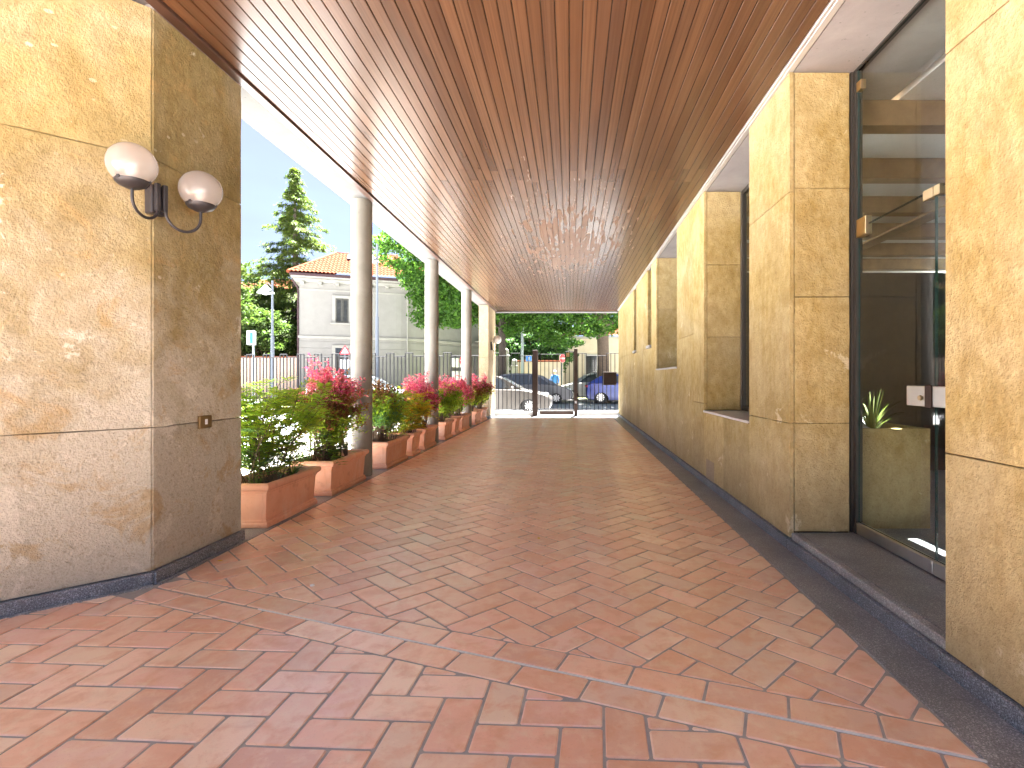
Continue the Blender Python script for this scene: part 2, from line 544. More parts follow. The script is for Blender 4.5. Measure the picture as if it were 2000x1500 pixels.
plain('pavement_slab', (.42, .41, .39), .85, var=.12, scale=2)
plain('verge_grass', (.12, .15, .05), .95, var=.4, scale=3)
plain('ground_earth', (.30, .29, .26), .95, var=.2, scale=.6)
plain('steel', (.62, .60, .57), .32, metal=1.0, var=.05)
plain('brass', (.60, .46, .27), .32, metal=1.0, var=.08)
plain('aluminium_trim', (.62, .61, .59), .45, metal=.6, var=.05)
plain('bronze_plate', (.20, .125, .045), .42, metal=.4)
plain('white_plastic', (.78, .77, .74), .4, var=.03)
plain('black_iron', (.022, .019, .021), .5, var=.2, scale=20)
plain('fence_iron', (.014, .014, .015), .85, var=.25, scale=9, spec=.15)
plain('brown_metal', (.046, .029, .022), .6, var=.15, spec=.2)
plain('grey_pole', (.10, .115, .135), .6, var=.1, spec=.2)
plain('pale_pole', (.22, .25, .28), .6, var=.06, spec=.2)
plain('lamp_hood', (.20, .21, .20), .6, var=.06, spec=.2)
plain('soil', (.055, .038, .026), .95, var=.4, scale=30, bump=.8)
plain('gutter', (.05, .032, .035), .7, spec=.05)
plain('shutter', (.060, .058, .050), .7, spec=.2)
plain('window_dark', (.03, .035, .04), .08, spec=.8)
plain('dark_frame', (.035, .030, .025), .45)
plain('bark', (.085, .060, .042), .95, var=.45, scale=14, bump=.9)
plain('bark_dark', (.05, .038, .03), .95, var=.4, scale=14, bump=.9)
plain('twig', (.12, .075, .045), .9, var=.3, scale=30)
plain('rubber', (.018, .018, .019), .8)
plain('alloy', (.62, .62, .62), .35, metal=.7, var=.05)
plain('headlamp', (.70, .74, .76), .12, spec=.9, var=.03)
plain('tail_red', (.45, .02, .03), .2, spec=.8)
plain('sign_red', (.60, .03, .04), .4, var=.04)
plain('sign_white', (.45, .45, .45), .5, var=.03, spec=.2)
plain('sign_blue', (.03, .16, .55), .4, var=.04)
plain('joint_mortar', (.085, .065, .040), .95, var=.2, scale=12)
plain('stone_grey', (.45, .44, .42), .8, var=.2, scale=9, bump=.4)
plain('stone_sill', (.50, .48, .46), .35, var=.12, scale=9)
plain('beam_wood', (.20, .125, .065), .6, var=.25, scale=6)
plain('skin', (.50, .30, .21), .6, var=.05)
plain('cloth_blue', (.04, .16, .48), .8)
plain('cloth_dark', (.04, .045, .06), .85)
plain('hair_grey', (.45, .42, .38), .8)

def brickmat():
    t = NT('brick_wall')
    b = t.n.new('ShaderNodeTexBrick')
    b.inputs['Scale'].default_value = 4.0
    b.inputs['Color1'].default_value = (.36, .22, .16, 1); b.inputs['Color2'].default_value = (.42, .29, .22, 1); b.inputs['Mortar'].default_value = (.40, .34, .28, 1)
    b.inputs['Mortar Size'].default_value = .02
    t.link(t.mapping((1, 1, 1), rot=(R(90), 0, 0)), b.inputs['Vector'])
    c = t.mix(t.ramp(t.noise(1.5, 5), [(.4, 0.0), (.7, .5)]), b.outputs['Color'], (.42, .34, .28))
    M['brick_wall'] = t.done(c, .9)
brickmat()

def rooftile():
    t = NT('roof_tile')
    n = t.noise(3.5, 5, .6)
    c = t.mix(t.ramp(n, [(.35, 0.0), (.65, 1.0)]), (.095, .028, .015), (.125, .042, .023))
    c = t.mix(t.ramp(t.noise(14, 4), [(.3, .4), (.45, 0.0)]), c, (.06, .02, .012))
    M['roof_tile'] = t.done(c, .9, spec=.02)
rooftile()

def leafmat(name, cols, trans=.35, rough=.6):
    t = NT(name)
    i = t.island()
    st = [(k / max(1, len(cols) - 1), c) for k, c in enumerate(cols)]
    c = t.ramp(i, st)
    n = t.noise(1.4, 3, .5)
    c = t.mix(1.0, c, t.ramp(n, [(.3, .8), (.7, 1.2)]), 'MULTIPLY')
    t.done(c, rough, spec=.12)
    tr = t.n.new('ShaderNodeBsdfTranslucent')
    t.link(t.mix(1.0, c, (1.25, 1.35, .75), 'MULTIPLY'), tr.inputs['Color'])
    mx = t.n.new('ShaderNodeMixShader'); mx.inputs['Fac'].default_value = trans
    t.link(t.b.outputs[0], mx.inputs[1]); t.link(tr.outputs[0], mx.inputs[2]); t.link(mx.outputs[0], t.out.inputs['Surface'])
    M[name] = t.m
leafmat('leaf_linden', [(0.020, 0.054, 0.011), (0.041, 0.099, 0.016), (0.077, 0.158, 0.023), (0.027, 0.072, 0.013)], 0.45)
leafmat('leaf_cedar', [(0.056, 0.092, 0.018), (0.084, 0.116, 0.019), (0.036, 0.068, 0.022), (0.108, 0.132, 0.022)], 0.35)
leafmat('leaf_hedge', [(0.025, 0.064, 0.025), (0.043, 0.098, 0.030), (0.076, 0.136, 0.043)], .3)
leafmat('leaf_garden', [(0.040, 0.072, 0.019), (0.060, 0.100, 0.026), (0.032, 0.060, 0.016), (0.080, 0.108, 0.032)], 0.35)
leafmat('leaf_fern', [(.38, .49, .06), (.26, .42, .07), (.50, .56, .06), (.20, .36, .08)], 0.55)
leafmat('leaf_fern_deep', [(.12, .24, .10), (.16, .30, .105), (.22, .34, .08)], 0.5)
leafmat('leaf_yellow', [(.68, .48, .030), (.62, .30, .030), (.74, .56, .05), (.48, .42, .04)], 0.45)
leafmat('leaf_pink', [(.62, .04, .22), (.74, .12, .36), (.52, .05, .14), (.70, .22, .30), (.76, .30, .42), (.45, .08, .09)], 0.5)
leafmat('leaf_rust', [(.30, .10, .05), (.19, .11, .05), (.38, .16, .06)], 0.4)
leafmat('leaf_bush', [(.22, .34, .05), (.32, .44, .05), (.42, .50, .06), (.16, .27, .06)], 0.55)
leafmat('leaf_strap', [(.11, .15, .045), (.15, .175, .05), (.075, .115, .04)], .3)

def glassmat(name, tint=(.93, .96, .95), frost=0.0, refl_rough=0.0):
    t = NT(name)
    n, l = t.n, t.l
    tr = n.new('ShaderNodeBsdfTransparent'); tr.inputs['Color'].default_value = (*tint, 1)
    gl = n.new('ShaderNodeBsdfGlossy'); gl.inputs['Roughness'].default_value = refl_rough
    fr = n.new('ShaderNodeFresnel'); fr.inputs['IOR'].default_value = 1.5
    mx = n.new('ShaderNodeMixShader')
    l.new(t.math('MULTIPLY', fr.outputs[0], t.math('SUBTRACT', 1.0, t.geo.outputs['Backfacing'])), mx.inputs[0]); l.new(tr.outputs[0], mx.inputs[1]); l.new(gl.outputs[0], mx.inputs[2])
    l.new(mx.outputs[0], t.out.inputs['Surface'])
    n.remove(t.b)
    M[name] = t.m
glassmat('door_glass')
plain('glass_edge', (.02, .05, .045), .25)
def globemat():
    t = NT('globe_glass')
    n, l = t.n, t.l
    tr = n.new('ShaderNodeBsdfTransparent'); tr.inputs['Color'].default_value = (.88, .85, .83, 1)
    df = n.new('ShaderNodeBsdfDiffuse'); df.inputs['Color'].default_value = (.62, .60, .59, 1)
    tl = n.new('ShaderNodeBsdfTranslucent'); tl.inputs['Color'].default_value = (.82, .80, .80, 1)
    m0 = n.new('ShaderNodeMixShader'); m0.inputs[0].default_value = .5
    l.new(df.outputs[0], m0.inputs[1]); l.new(tl.outputs[0], m0.inputs[2])
    m1 = n.new('ShaderNodeMixShader'); m1.inputs[0].default_value = .42
    l.new(tr.outputs[0], m1.inputs[1]); l.new(m0.outputs[0], m1.inputs[2])
    gl = n.new('ShaderNodeBsdfGlossy'); gl.inputs['Roughness'].default_value = .06
    fr = n.new('ShaderNodeFresnel'); fr.inputs['IOR'].default_value = 1.5
    m2 = n.new('ShaderNodeMixShader')
    l.new(t.math('MULTIPLY', fr.outputs[0], t.math('SUBTRACT', 1.0, t.geo.outputs['Backfacing'])), m2.inputs[0]); l.new(m1.outputs[0], m2.inputs[1]); l.new(gl.outputs[0], m2.inputs[2])
    l.new(m2.outputs[0], t.out.inputs['Surface']); n.remove(t.b)
    M['globe_glass'] = t.m
globemat()
def carpaint(name, col, metal=.5):
    t = NT(name)
    M[name] = t.done(t.mix(1.0, col, t.ramp(t.noise(2.0, 3), [(.3, .94), (.7, 1.05)]), 'MULTIPLY'), .38, None, metal, .4, .35, .08)
carpaint('paint_silver', (0.072, 0.066, 0.061)); carpaint('paint_grey', (0.111, 0.113, 0.123)); carpaint('paint_blue', (0.010, 0.027, 0.170), .35)
carpaint('paint_pale', (.30, .305, .28), .3); carpaint('paint_white', (.40, .42, .46), .0)

# ================================================================== SETTING
def sheet(name, x0, x1, y0, y1, z, mat):
    b = MB().add([(x0, y0, z), (x1, y0, z), (x1, y1, z), (x0, y1, z)], [(0, 1, 2, 3)])
    return b.build(name, M[mat], kind='structure')
sheet('ground', -700, 700, -500, 1400, -.13, 'ground_earth')
sheet('courtyard_ground', -30, 24, -26, 18.6, -.03, 'courtyard_paving')
sheet('unseen_dark_ground', -7, 24, -26, 1.0, -.026, 'bounce_damping_dark')  # unseen ground behind the camera, added dark to cut bounce onto camera-facing stone
sheet('road', -90, 90, 19.6, 30.6, -.10, 'asphalt')
b = MB(); b.box(-90, 90, 18.6, 19.6, -.2, 0.0)
b.build('pavement', M['pavement_slab'], kind='structure', bevel=.012)
b = MB(); b.box(-90, 90, 30.6, 31.0, -.2, .02)
b.build('kerb', M['white_kerb'], kind='structure', bevel=.015)
sheet('verge', -90, 90, 31.0, 34.4, .0, 'verge_grass')

# ------------------------------------------------------------------ arcade floor
X_L, X_R, X_W = -2.488, 1.356, 1.61
Z_C = 3.52
PA = (-2.54, 3.27)            # pier corner
Y_END = 17.05
b = MB(); b.box(-6.0, 1.64, -2.5, 18.58, -.2, -.0045)
floor = b.build('floor', M['grout'], kind='structure')

W_T = .1545
def herring(rot, anchor, cell, bounds):
    """tiles (ccw rectangles) of a herringbone; anchor = world position of lattice point cell (in tile widths)"""
    c, s = math.cos(rot), math.sin(rot)
    def wpt(x, y):
        x, y = (x - cell[0]) * W_T, (y - cell[1]) * W_T
        return (anchor[0] + c * x - s * y, anchor[1] + s * x + c * y)
    out = []
    for i in range(-90, 91):
        for j in range(-60, 61):
            a, bb = i + 2 * j, i - 2 * j
            px, py = wpt(a + 1, bb + .5)
            if not (bounds[0] - .5 < px < bounds[1] + .5 and bounds[2] - .5 < py < bounds[3] + .5): continue
            out.append([wpt(a, bb), wpt(a + 2, bb), wpt(a + 2, bb + 1), wpt(a, bb + 1)])
            out.append([wpt(a + 2, bb - 1), wpt(a + 3, bb - 1), wpt(a + 3, bb + 1), wpt(a + 2, bb + 1)])
    return out

BA, BB = 2.275, -.38          # expansion joint line: Y = BA + BB*X
bl = math.hypot(1, BB)
bn = (-BB / bl, 1 / bl)       # normal pointing away from the camera
bd0 = BA / bl                 # n.p = bd0 on the joint
band = W_T * 1.0 + .004
polys = []
# corridor field
for poly in herring(R(45), (.623, 2.44), (2.5, 0), (X_L, X_R, 1.5, Y_END)):
    for n, d in (((1, 0), X_L), ((-1, 0), -X_R), ((0, -1), -Y_END), (bn, bd0 + band)):
        poly = clip(poly, n, d)
        if len(poly) < 3: break
    else:
        polys.append(poly)
# near field
aA = (math.cos(R(-45)), math.sin(R(-45)))     # outward normal of the pier's chamfered face
dA = aA[0] * PA[0] + aA[1] * PA[1] + .035
for poly in herring(R(-3), (-.03, 2.01), (1, .5), (-5.9, X_R, -2.4, 3.5)):
    for n, d in (((-1, 0), -X_R), ((0, 1), -2.4), ((1, 0), -5.9), ((-bn[0], -bn[1]), -(bd0 - band)), (aA, dA)):
        poly = clip(poly, n, d)
        if len(poly) < 3: break
    else:
        polys.append(poly)
# two border rows along the joint
bt = (bn[1], -bn[0])
for row, (lo, hi, sh) in enumerate(((.004, band, .05), (-band, -.004, .21))):
    for k in range(-14, 12):
        t0 = sh + k * .309; t1 = t0 + .309
        q = [(bt[0] * t + bn[0] * (bd0 + h), bt[1] * t + bn[1] * (bd0 + h)) for t, h in ((t0, lo), (t1, lo), (t1, hi), (t0, hi))]
        if area(q) < 0: q = q[::-1]
        for n, d in (((-1, 0), -X_R), (aA, dA), ((1, 0), X_L)):
            q = clip(q, n, d)
            if len(q) < 3: break
        else:
            polys.append(q)

def seen_area(poly):
    pts = []
    for x, y in poly:
        if y < .4: return 0
        pts.append((U0 + F_PX * x / y, V0 + F_PX * CAM_H / y))
    if not any(-40 < p[0] < 2040 and p[1] < 1540 for p in pts): return 0
    return abs(area(pts))
tiles = []
for poly in polys:
    if area(poly) < 0: poly = poly[::-1]
    sa = seen_area(poly)
    p = shrink(poly, .0056)
    if len(p) < 3 or abs(area(p)) < 4e-4: continue
    tiles.append((sa, p))
tiles.sort(key=lambda t: -t[0])
r_t = random.Random(3)
far = MB()
for i, (sa, p) in enumerate(tiles):
    cx = sum(q[0] for q in p) / len(p); cy = sum(q[1] for q in p) / len(p)
    loc = [(q[0] - cx, q[1] - cy) for q in p]
    rp = round_poly(loc, .007, r_t, .0011 if i < 500 else 0)
    dz = r_t.uniform(-.0010, .0006)
    tx, ty = r_t.gauss(0, .0022), r_t.gauss(0, .0022)
    vs_, fs_ = pillow(rp, .02, .005, .0026)
    if i < 300:
        me = bpy.data.meshes.new('tile'); me.from_pydata(vs_, [], fs_); me.update()
        link_mesh('tile', me, M['terracotta_tile'], floor, tuple(Vector((cx, cy, dz)) - origin_of(floor)), (tx, ty, 0))
    else:
        far.add([(x + cx, y + cy, z + dz + ty * -x + tx * y) for x, y, z in vs_], fs_)
far.build('tile_field', M['terracotta_tile'], floor, kind='stuff')
b = MB()
t0, t1 = -2.62, 1.58
b.obox((bn[0] * bd0 + bt[0] * (t0 + t1) / 2, bn[1] * bd0 + bt[1] * (t0 + t1) / 2, -.004), (*bt, 0), (*bn, 0), (0, 0, 1), (t1 - t0) / 2, .0042, .0044)
b.build('joint_strip', M['joint_strip'], floor)
# granite edging slabs, right and left, and threshold
y = -2.4
while y < 17.05:
    y1 = min(y + 1.35, 17.05)
    MB().box(X_R + .004, 1.590, y + .0015, y1 - .0015, -.05, .001).build('granite_slab', M['granite_dark'], floor, bevel=.0015)
    y = y1
for y0, y1 in ((4.155, 5.6), (5.6, 7.0), (7.0, 8.4), (8.4, 9.8), (9.8, 11.2), (11.2, 12.6), (12.6, 14.0), (14.0, 15.4), (15.4, 17.05)):
    MB().box(-2.97, X_L - .004, y0 + .0015, y1 - .0015, -.05, .001).build('granite_slab', M['granite_dark'], floor, bevel=.0015)
for x0, x1 in ((-2.5, -1.1), (-1.1, .3), (.3, 1.58)):
    MB().box(x0 + .0015, x1 - .0015, 17.054, 18.6, -.05, .001).build('granite_slab', M['granite_dark'], floor, bevel=.0015)

# ------------------------------------------------------------------ boarded ceiling
b = MB(); b.box(-2.535, 2.6, 1.0, 18.25, Z_C + .022, Z_C + .40)
ceiling = b.build('ceiling', M['wood_backing'], kind='structure')
NX, XC0, XC1 = 46, -2.455, 1.565
pw = (XC1 - XC0) / NX
plank_me = {}
def plank_mesh(L):
    k = round(L, 3)
    if k not in plank_me:
        h = pw / 2 - .0018
        prof = [(-h, .020), (-h, .005), (-h + .0035, 0), (h - .0035, 0), (h, .005), (h, .020)]
        vs_ = [(x, s * (L / 2 - .0012), z) for s in (-1, 1) for x, z in prof]
        fs_ = [(i, i + 1, 7 + i, 6 + i) for i in range(5)] + [(5, 4, 3, 2, 1, 0), (6, 7, 8, 9, 10, 11)]
        b_ = MB().add(vs_, fs_)
        plank_me[k] = b_.mesh('plank')
    return plank_me[k]
oc = origin_of(ceiling)
for i in range(NX):
    st = .33 if i % 2 else 0.0
    if i % 5 == 3: st += .06
    cuts = [1.02, 1.86 + st, 5.83 + st, 9.80 + st, 13.77 + st, 17.98]
    for y0, y1 in zip(cuts[:-1], cuts[1:]):
        link_mesh('plank', plank_mesh(y1 - y0), M['ceiling_wood'], ceiling,
                  tuple(Vector((XC0 + (i + .5) * pw, (y0 + y1) / 2, Z_C + rng.uniform(-.0015, .001))) - oc), (0, rng.gauss(0, .006), 0))
MB().box(-2.534, -2.458, 1.02, 18.0, Z_C - .022, Z_C + .02).build('edge_trim', M['wood_trim'], ceiling, bevel=.004)
MB().box(1.568, 1.588, 1.0, 18.0, Z_C - .012, Z_C + .02).build('edge_trim', M['aluminium_trim'], ceiling, bevel=.002)
MB().box(1.592, 1.640, 1.0, 18.0, Z_C - .016, Z_C + .02).build('edge_trim', M['aluminium_trim'], ceiling, bevel=.003)
MB().box(-2.455, 1.61, 17.985, 18.03, Z_C - .02, Z_C + .02).build('edge_trim', M['wood_trim'], ceiling, bevel=.004)
MB().box(1.645, 2.6, 1.0, 18.2, Z_C - .012, Z_C + .02).build('soffit_board', M['plaster_soffit'], ceiling)

MB().box(-4.3, -2.54, 1.0, 4.2, Z_C + .025, Z_C + .40).build('soffit_board', M['plaster_soffit'], ceiling)  # roof piece added over the left pier to keep sun off its face
# roof slab edge beam carried by the columns
b = MB(); b.box(-2.91, -2.54, 4.21, 18.2, 3.538, 4.02)
b.build('concrete_beam', M['concrete_beam'], bevel=.012, label='long pale concrete edge beam resting on the round columns', cat='beam')
b = MB(); b.box(-2.53, 1.60, 18.036, 18.30, 3.47, 4.02)
b.build('lintel_beam', M['concrete_beam'], bevel=.01, label='pale lintel across the far end of the passage above the gate', cat='beam')



# ------------------------------------------------------------------ round columns
for i, (Yc, lab) in enumerate(((6.93, 'nearest round concrete column, rising between the second and third planters'),
                               (10.43, 'middle one of the three round concrete columns'),
                               (13.93, 'farthest and thinnest looking round concrete column before the end pier'))):
    t = thing('concrete_column', (-2.69, Yc, 0), lab, 'column', 'round columns along the passage')
    MB().lathe([(.128, .0), (.130, .01), (.130, 3.30), (.129, 3.536)], (-2.69, Yc, 0), 40).build('shaft', M['concrete_column'], t, smooth=True)

# ------------------------------------------------------------------ slab cladding
r_p = random.Random(11)
def slab(parent, org, ux, uz, w, h, mat, thick=.032, jit=.0012, name='panel', step=.09):
    """stone slab: front face in plane through org spanned by ux (w) and uz (h); body goes behind"""
    ux, uz = Vector(ux), Vector(uz)
    n = ux.cross(uz)
    g = .0028
    pts = []
    for (x0, y0), (x1, y1) in zip(((g, g), (w - g, g), (w - g, h - g), (g, h - g)), ((w - g, g), (w - g, h - g), (g, h - g), (g, g))):
        L = math.hypot(x1 - x0, y1 - y0)
        k = max(1, int(L / step))
        for i in range(k):
            t_ = i / k
            ch = r_p.random()
            d = r_p.uniform(-jit, jit * .4) - (jit * 3 if ch < .06 else 0)
            ex, ey = (x1 - x0) / L, (y1 - y0) / L
            pts.append((x0 + (x1 - x0) * t_ - ey * d, y0 + (y1 - y0) * t_ + ex * d))
    vs_, fs_ = pillow(pts, thick, .003, .003)
    b_ = MB(); b_.add([Vector(org) + ux * x + uz * y_ + n * z for x, y_, z in vs_], fs_)
    return b_.build(name, M[mat], parent)

# ---- right wall
wall = thing('stone_wall', (1.85, 8, 0), 'long ochre stone wall with tall window niches along the right side', 'wall')
ZT = 3.503
# core
def core(y0, y1, z0, z1, x0=1.646, x1=2.06): MB().box(x0, x1, y0, y1, z0, z1).build('core', M['joint_mortar'], wall)
core(1.19, 2.276, 0, ZT); core(3.987, 4.807, 0, ZT)
core(4.807, 6.514, 0, .842); core(6.514, 8.093, 0, ZT); core(8.093, 10.097, 0, 1.402)
core(10.097, 10.67, 0, ZT); core(10.67, 11.23, 0, 1.86); core(11.23, 13.07, 0, ZT); core(13.07, 13.66, 0, 1.88); core(13.66, 17.95, 0, ZT)
def face(y0, y1, zs, mat='stone_wall'):
    """panels on the wall face, looking at -X: ux runs towards -Y"""
    for z0, z1 in zip(zs[:-1], zs[1:]):
        slab(wall, (X_W, y1, z0), (0, -1, 0), (0, 0, 1), y1 - y0, z1 - z0, mat)
S0 = .078
face(1.15, 2.313, [S0, .93, 2.64, ZT])
slab(wall, (1.648, 1.154, S0), (1, 0, 0), (0, 0, 1), .41, ZT - S0, 'stone_wall')
face(3.95, 4.844, [S0, .92, 2.62, ZT])
face(4.844, 5.66, [S0, .842]); face(5.66, 6.477, [S0, .842])
face(6.477, 7.05, [S0, .95, ZT]); face(7.05, 8.13, [S0, 1.83, ZT])
face(8.13, 9.1, [S0, 1.402]); face(9.1, 10.06, [S0, 1.402])
face(10.06, 10.70, [S0, 1.02, ZT]); face(10.70, 11.20, [S0, 1.86]); face(11.20, 11.85, [S0, 1.88, ZT]); face(11.85, 12.48, [S0, 1.1, ZT])
face(12.48, 13.10, [S0, 1.88, ZT]); face(13.10, 13.63, [S0, 1.88]); face(13.63, 14.35, [S0, 1.3, ZT]); face(14.35, 15.1, [S0, 1.9, ZT])
face(15.1, 15.8, [S0, 1.2, ZT]); face(15.8, 16.55, [S0, 1.9, ZT]); face(16.55, 17.25, [S0, 1.4, ZT]); face(17.25, 17.98, [S0, 1.9, ZT])
# jambs facing the camera (-Y): ux = +X
def jamb(y, z0, zs, x1=2.055):
    zz = [z0] + zs + [ZT]
    for a_, c_ in zip(zz[:-1], zz[1:]):
        slab(wall, (1.648, y + .004, a_), (1, 0, 0), (0, 0, 1), x1 - 1.648, c_ - a_, 'stone_wall')
jamb(3.95, .122, [.92, 1.85, 2.65]); jamb(6.477, .868, [1.75, 2.62]); jamb(10.06, 1.43, [2.55]); jamb(11.20, 1.90, []); jamb(13.63, 1.92, [])
# jambs facing away (+Y)
for y, z0 in ((2.313, .122), (4.844, .868), (8.13, 1.43), (10.70, 1.90), (13.10, 1.92)):
    slab(wall, (2.055, y - .004, z0), (-1, 0, 0), (0, 0, 1), 2.055 - 1.648, ZT - z0, 'stone_wall')
slab(wall, (2.06, 17.984, S0), (-1, 0, 0), (0, 0, 1), .41, ZT - S0, 'stone_wall')
# skirting
for y0, y1 in ((1.14, 2.31), (3.955, 5.4), (5.4, 6.9), (6.9, 8.4), (8.4, 9.9), (9.9, 11.4), (11.4, 12.9), (12.9, 14.4), (14.4, 15.9), (15.9, 17.98)):
    MB().box(1.588, 1.640, y0 + .001, y1 - .001, -.02, .076).build('skirting', M['granite_skirting'], wall, bevel=.004)
# window sills
MB().box(1.598, 2.06, 4.850, 6.474, .843, .866).build('sill', M['stone_sill'], wall, bevel=.003)
MB().box(1.598, 2.06, 8.136, 10.056, 1.404, 1.428).build('sill', M['stone_sill'], wall, bevel=.003)
MB().box(1.570, 2.0, 10.706, 11.196, 1.862, 1.92).build('sill', M['white_kerb'], wall, bevel=.004)
MB().box(1.570, 2.0, 13.106, 13.626, 1.882, 1.94).build('sill', M['white_kerb'], wall, bevel=.004)
# window frames with panes
for y0, y1, z0 in ((4.85, 6.474, .868), (8.136, 10.056, 1.43), (10.706, 11.196, 1.922), (13.106, 13.626, 1.942)):
    xg = 2.062 if y1 - y0 > 1 else 1.78
    bf = MB()
    bf.box(xg, xg + .05, y0, y0 + .045, z0, ZT); bf.box(xg, xg + .05, y1 - .045, y1, z0, ZT)
    bf.box(xg, xg + .05, y0 + .045, y1 - .045, z0, z0 + .045); bf.box(xg, xg + .05, y0 + .045, y1 - .045, ZT - .045, ZT)
    fr = bf.build('window_frame', M['dark_frame'], wall)
    MB().box(xg + .02, xg + .028, y0 + .045, y1 - .045, z0 + .045, ZT - .045).build('pane', M['door_glass' if y1 - y0 > 1 else 'window_dark'], fr)
# plaster repair patch near the foot of the wall
MB().box(1.6075, 1.612, 6.02, 6.36, .078, .30).build('repair_patch', M['stone_pale'], wall)
# doorstep
step = thing('door_step', (1.85, 3.1, 0), 'dark granite doorstep with pale worn edge before the glass door', 'step')
MB().box(1.675, 2.14, 2.318, 3.948, -.02, .118).build('tread', M['granite_dark'], step, bevel=.002)
MB().box(1.622, 1.673, 2.318, 3.948, -.02, .119).build('nosing', M['granite_step'], step, bevel=.006)
MB().box(1.588, 1.620, 2.312, 3.953, -.02, .076).build('riser_skirting', M['granite_skirting'], step, bevel=.004)

# ---- left pier with the 45 degree face
pier = thing('stone_pier', (-3.0, 3.3, 0), 'big angled ochre stone pier at the left carrying the twin globe lamp', 'pier')
A1 = (PA[0] - 1.5, PA[1] - 1.5)
c0 = [(-2.576, 3.285), (-2.576, 4.11), (-3.4, 4.11), (-4.06, 3.6), (A1[0] - .02, A1[1] + .03)]
MB().prism(c0[::-1], 0, ZT).build('core', M['joint_mortar'], pier)
zs = [.078, .95, 2.59, ZT]
s2 = math.sqrt(.5)
for z0, z1 in zip(zs[:-1], zs[1:]):
    slab(pier, (PA[0], PA[1] + .001, z0), (0, 1, 0), (0, 0, 1), .88, z1 - z0, 'stone_pier')
    slab(pier, (A1[0], A1[1], z0), (s2, s2, 0), (0, 0, 1), 1.5 * math.sqrt(2) - .004, z1 - z0, 'stone_pier')
    slab(pier, (-2.576, 4.15, z0), (-1, 0, 0), (0, 0, 1), .82, z1 - z0, 'stone_pier')
MB().box(-2.575, -2.515, 3.262, 4.158, -.02, .076).build('skirting', M['granite_skirting'], pier, bevel=.004)
cA = Vector((PA[0], PA[1], 0)) - Vector((s2, s2, 0)) * 1.06 + Vector((s2, -s2, 0)) * .0
MB().obox(cA + Vector((0, 0, .028)), (s2, s2, 0), (s2, -s2, 0), (0, 0, 1), 1.058, .025, .048).build('skirting', M['granite_skirting'], pier, bevel=.004)
MB().box(-2.513, -2.491, 3.27, 4.158, -.03, .006).build('kerb_strip', M['granite_dark'], pier, bevel=.003)
MB().obox(cA + Vector((s2, -s2, 0)) * .036 + Vector((0, 0, -.012)), (s2, s2, 0), (s2, -s2, 0), (0, 0, 1), 1.058, .0105, .018).build('kerb_strip', M['granite_dark'], pier, bevel=.003)
# top trim on the pier
MB().box(-2.60, -2.537, 3.29, 4.15, ZT + .002, Z_C + .02).build('top_trim', M['plaster_soffit'], pier)

# ---- far end pier
ep = thing('stone_pier', (-2.69, 17.4, 0), 'slim pale stone pier at the far left end by the gate', 'pier')
MB().box(-2.82, -2.57, 16.70, 18.17, 0, ZT + .03).build('core', M['joint_mortar'], ep)
for z0, z1 in zip([.078, 1.9, 3.53][:-1], [.078, 1.9, 3.53][1:]):
    slab(ep, (-2.84, 16.67, z0), (1, 0, 0), (0, 0, 1), .30, z1 - z0, 'stone_pale', step=.4)
    slab(ep, (-2.54, 16.672, z0), (0, 1, 0), (0, 0, 1), .80, z1 - z0, 'stone_pale', step=.4)
    slab(ep, (-2.54, 17.472, z0), (0, 1, 0), (0, 0, 1), .72, z1 - z0, 'stone_pale', step=.4)
MB().box(-2.85, -2.515, 16.645, 18.2, -.02, .076).build('skirting', M['granite_skirting'], ep, bevel=.003)

# ================================================================== LAMPS ON PIERS
def arc_pts(p0, p1, low, n=14):
    """U-shaped arm from p0 down through depth low to p1"""
    p0, p1 = Vector(p0), Vector(p1)
    out = []
    for i in range(n + 1):
        a = math.pi * i / n
        h = p0 + (p1 - p0) * (0.5 - 0.5 * math.cos(a))
        zz = (p0.z + (p1.z - p0.z) * i / n)
        out.append(Vector((h.x, h.y, zz - (low) * math.sin(a))))
    return out
def globe(parent, c, r_):
    g = MB().sphere(c, r_, 40, 24).build('globe', M['globe_glass'], parent, smooth=True)
    MB().sphere((c[0], c[1], c[2] - r_ * .28), r_ * .26, 16, 10, sz=1.35).build('bulb', M['white_plastic'], g, smooth=True)
    h = MB().lathe([(.012, -r_ * 1.13), (.028, -r_ * 1.12), (r_ * .55, -r_ * .97), (r_ * .66, -r_ * .84), (r_ * .68, -r_ * .74), (r_ * .60, -r_ * .73)], c, 28)
    for k in range(3):
        a = k * 2.1 + .4
        h.obox((c[0] + r_ * .67 * math.cos(a), c[1] + r_ * .67 * math.sin(a), c[2] - r_ * .69), (math.cos(a), math.sin(a), 0), (-math.sin(a), math.cos(a), 0), (0, 0, 1), .006, .008, .014)
    h.build('holder', M['black_iron'], parent, smooth=True)

lamp = thing('wall_lamp', (PA[0], PA[1], 2.25), 'black twin arm wall lamp with two smoky glass globes on the left pier', 'wall lamp')
gl1, gl2 = Vector((-2.462, 3.02, 2.45)), Vector((-2.341, 3.405, 2.44))
nb = Vector((.926, -.377, 0)); tb = Vector((.377, .926, 0))
P1v = Vector((PA[0], PA[1], 0))
bk = MB()
bk.obox(P1v + nb * .035 + Vector((0, 0, 2.325)), tb, nb, (0, 0, 1), .048, .034, .085)
bk.build('bracket', M['black_iron'], lamp, bevel=.006)
bk = MB()
bk.obox(P1v + nb * .083 + tb * .018 + Vector((0, 0, 2.335)), tb, nb, (0, 0, 1), .012, .014, .082)
bk.obox(P1v + nb * .083 - tb * .022 + Vector((0, 0, 2.335)), tb, nb, (0, 0, 1), .012, .014, .082)
bk.build('arm_socket', M['black_iron'], lamp, bevel=.003)
